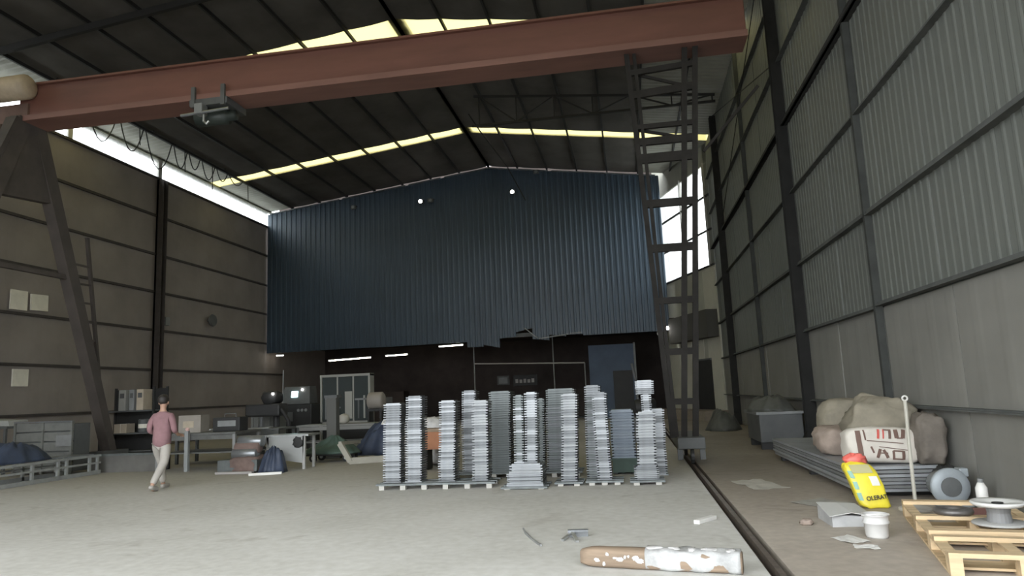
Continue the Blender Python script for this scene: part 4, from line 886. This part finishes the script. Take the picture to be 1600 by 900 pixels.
# ------------------------------------------------------------------ the man walking away
def skin_obj(name, verts, edges, mat, parent=None, root=0, sub=2):
    me = bpy.data.meshes.new(name); me.from_pydata([v[:3] for v in verts], edges, []); me.materials.append(mat)
    o = link(name, me, parent); md = o.modifiers.new('skin', 'SKIN'); md.use_smooth_shade = True
    if not me.skin_vertices: me.attributes.new('skin', 'FLOAT', 'POINT')
    for i, v in enumerate(verts):
        r = v[3]; me.skin_vertices[0].data[i].radius = r if isinstance(r, tuple) else (r, r); me.skin_vertices[0].data[i].use_root = (i == root)
    s = o.modifiers.new('sub', 'SUBSURF'); s.levels = sub; s.render_levels = sub
    return o
V = []; Ed = []
def add(p, r, to=None):
    V.append((*p, r)); i = len(V)-1
    if to is not None: Ed.append((to, i))
    return i
pel = add((0, 0, .93), (.13, .10)); wa = add((0, .01, 1.10), (.12, .085), pel); ch = add((0, .02, 1.30), (.15, .10), wa); nb_ = add((0, .01, 1.44), (.07, .06), ch)
nk = add((0, .02, 1.50), .05, nb_); hd = add((.0, .03, 1.57), (.07, .085), nk); hd2 = add((.0, .03, 1.66), (.075, .09), hd); hd3 = add((0, .02, 1.725), (.045, .055), hd2)
for s in (-1, 1):
    sh = add((s*.155, .01, 1.37), .050, ch); el = add((s*.24, -.02, 1.10), .040, sh); wr_ = add((s*.20, .20, 1.00), .030, el)
    pl = add((s*.20, .27, .99), (.038, .022), wr_)
    for k in range(4):
        a = add((s*.20+(k-1.5)*.019, .335, .985+.004*k), .009, pl); b2 = add((s*.20+(k-1.5)*.020, .375-(.01 if k in (0, 3) else 0), .965), .008, a); add((s*.20+(k-1.5)*.020, .375, .94), .007, b2)
    th = add((s*.165, .29, .985), .010, pl); add((s*.145, .32, .975), .009, th)
hl = add((-.10, 0, .90), .085, pel); kl = add((-.115, .22, .50), .055, hl); al = add((-.12, .30, .10), .038, kl); fl = add((-.12, .36, .045), (.04, .035), al); add((-.12, .47, .04), (.04, .03), fl)
hr = add((.10, 0, .90), .085, pel); kr = add((.07, -.03, .50), .055, hr); ar = add((-.02, -.26, .12), .038, kr); fr = add((-.025, -.24, .05), (.04, .035), ar); add((-.03, -.13, .035), (.04, .03), fr)
man = skin_obj('person', V, Ed, skin_m); man.location = (-8.75, 12.25, 0); man.rotation_euler = (0, 0, .12)
tag(man, 'man in a pink shirt and pale trousers walking away from the camera', 'person')
def chain(spec):
    vs = []; es = []
    for i, (p, r, to) in enumerate(spec):
        vs.append((*p, r))
        if to is not None: es.append((to, i))
    return vs, es
vs, es = chain([((0,0,.74),(.18,.15),None), ((0,.0,.95),(.18,.145),0), ((0,.01,1.12),(.17,.12),1), ((0,.02,1.29),(.175,.12),2), ((0,.015,1.40),(.12,.085),3), ((0,.02,1.46),(.065,.06),4),
    ((-.165,.01,1.36),.072,3), ((-.225,-.02,1.20),.060,6), ((-.24,-.015,1.10),.056,7), ((.165,.01,1.36),.072,3), ((.225,-.02,1.20),.060,9), ((.24,-.015,1.10),.056,10), ((-.215,.09,1.05),.046,8), ((.215,.09,1.05),.046,11)])
skin_obj('shirt', vs, es, pink_m, man)
vs, es = chain([((0,0,.88),(.11,.10),None), ((-.085,.0,.79),.105,0), ((-.115,.11,.68),.095,1), ((-.115,.22,.50),.080,2), ((-.12,.27,.28),.068,3), ((-.12,.30,.10),.062,4),
    ((.085,0,.79),.105,0), ((.09,-.02,.68),.095,6), ((.07,-.03,.50),.082,7), ((.02,-.15,.30),.070,8), ((-.02,-.25,.13),.064,9)])
skin_obj('trousers', vs, es, trous_m, man)
hb = MB().blob((0, .015, 1.665), (.185, .225, .20), .95, (20, 14), .05, 3, 97); hb.build('hair', hair_m, man, True)
for s in (-1, 1): MB().blob((s*.088, .03, 1.60), (.02, .045, .06), 1, (8, 6), 0).build('ear', skin_m, man, True)
for (x, y, z, rz, rx_) in ((-.12, .38, .0, 0, 0), (-.025, -.20, .02, 0, .25)):
    o = MB().blob((0, 0, .045), (.10, .27, .09), .7, (16, 10), .02).build('shoe', M('shoe_pale', (.35, .33, .30), .7), man, True); o.location = (x, y, z); o.rotation_euler = (-rx_, 0, rz)
nose = MB().blob((0, .135, 1.60), (.03, .04, .05), 1, (8, 6), 0).build('nose', skin_m, man, True)
for s in (-1, 1): MB().blob((s*.033, .118, 1.635), (.022, .02, .014), 1, (8, 6), 0).build('eye', white_m, man, True)
MB().blob((0, .118, 1.555), (.05, .02, .014), 1, (8, 6), 0).build('mouth', M('lips', (.3, .13, .11), .6), man, True)
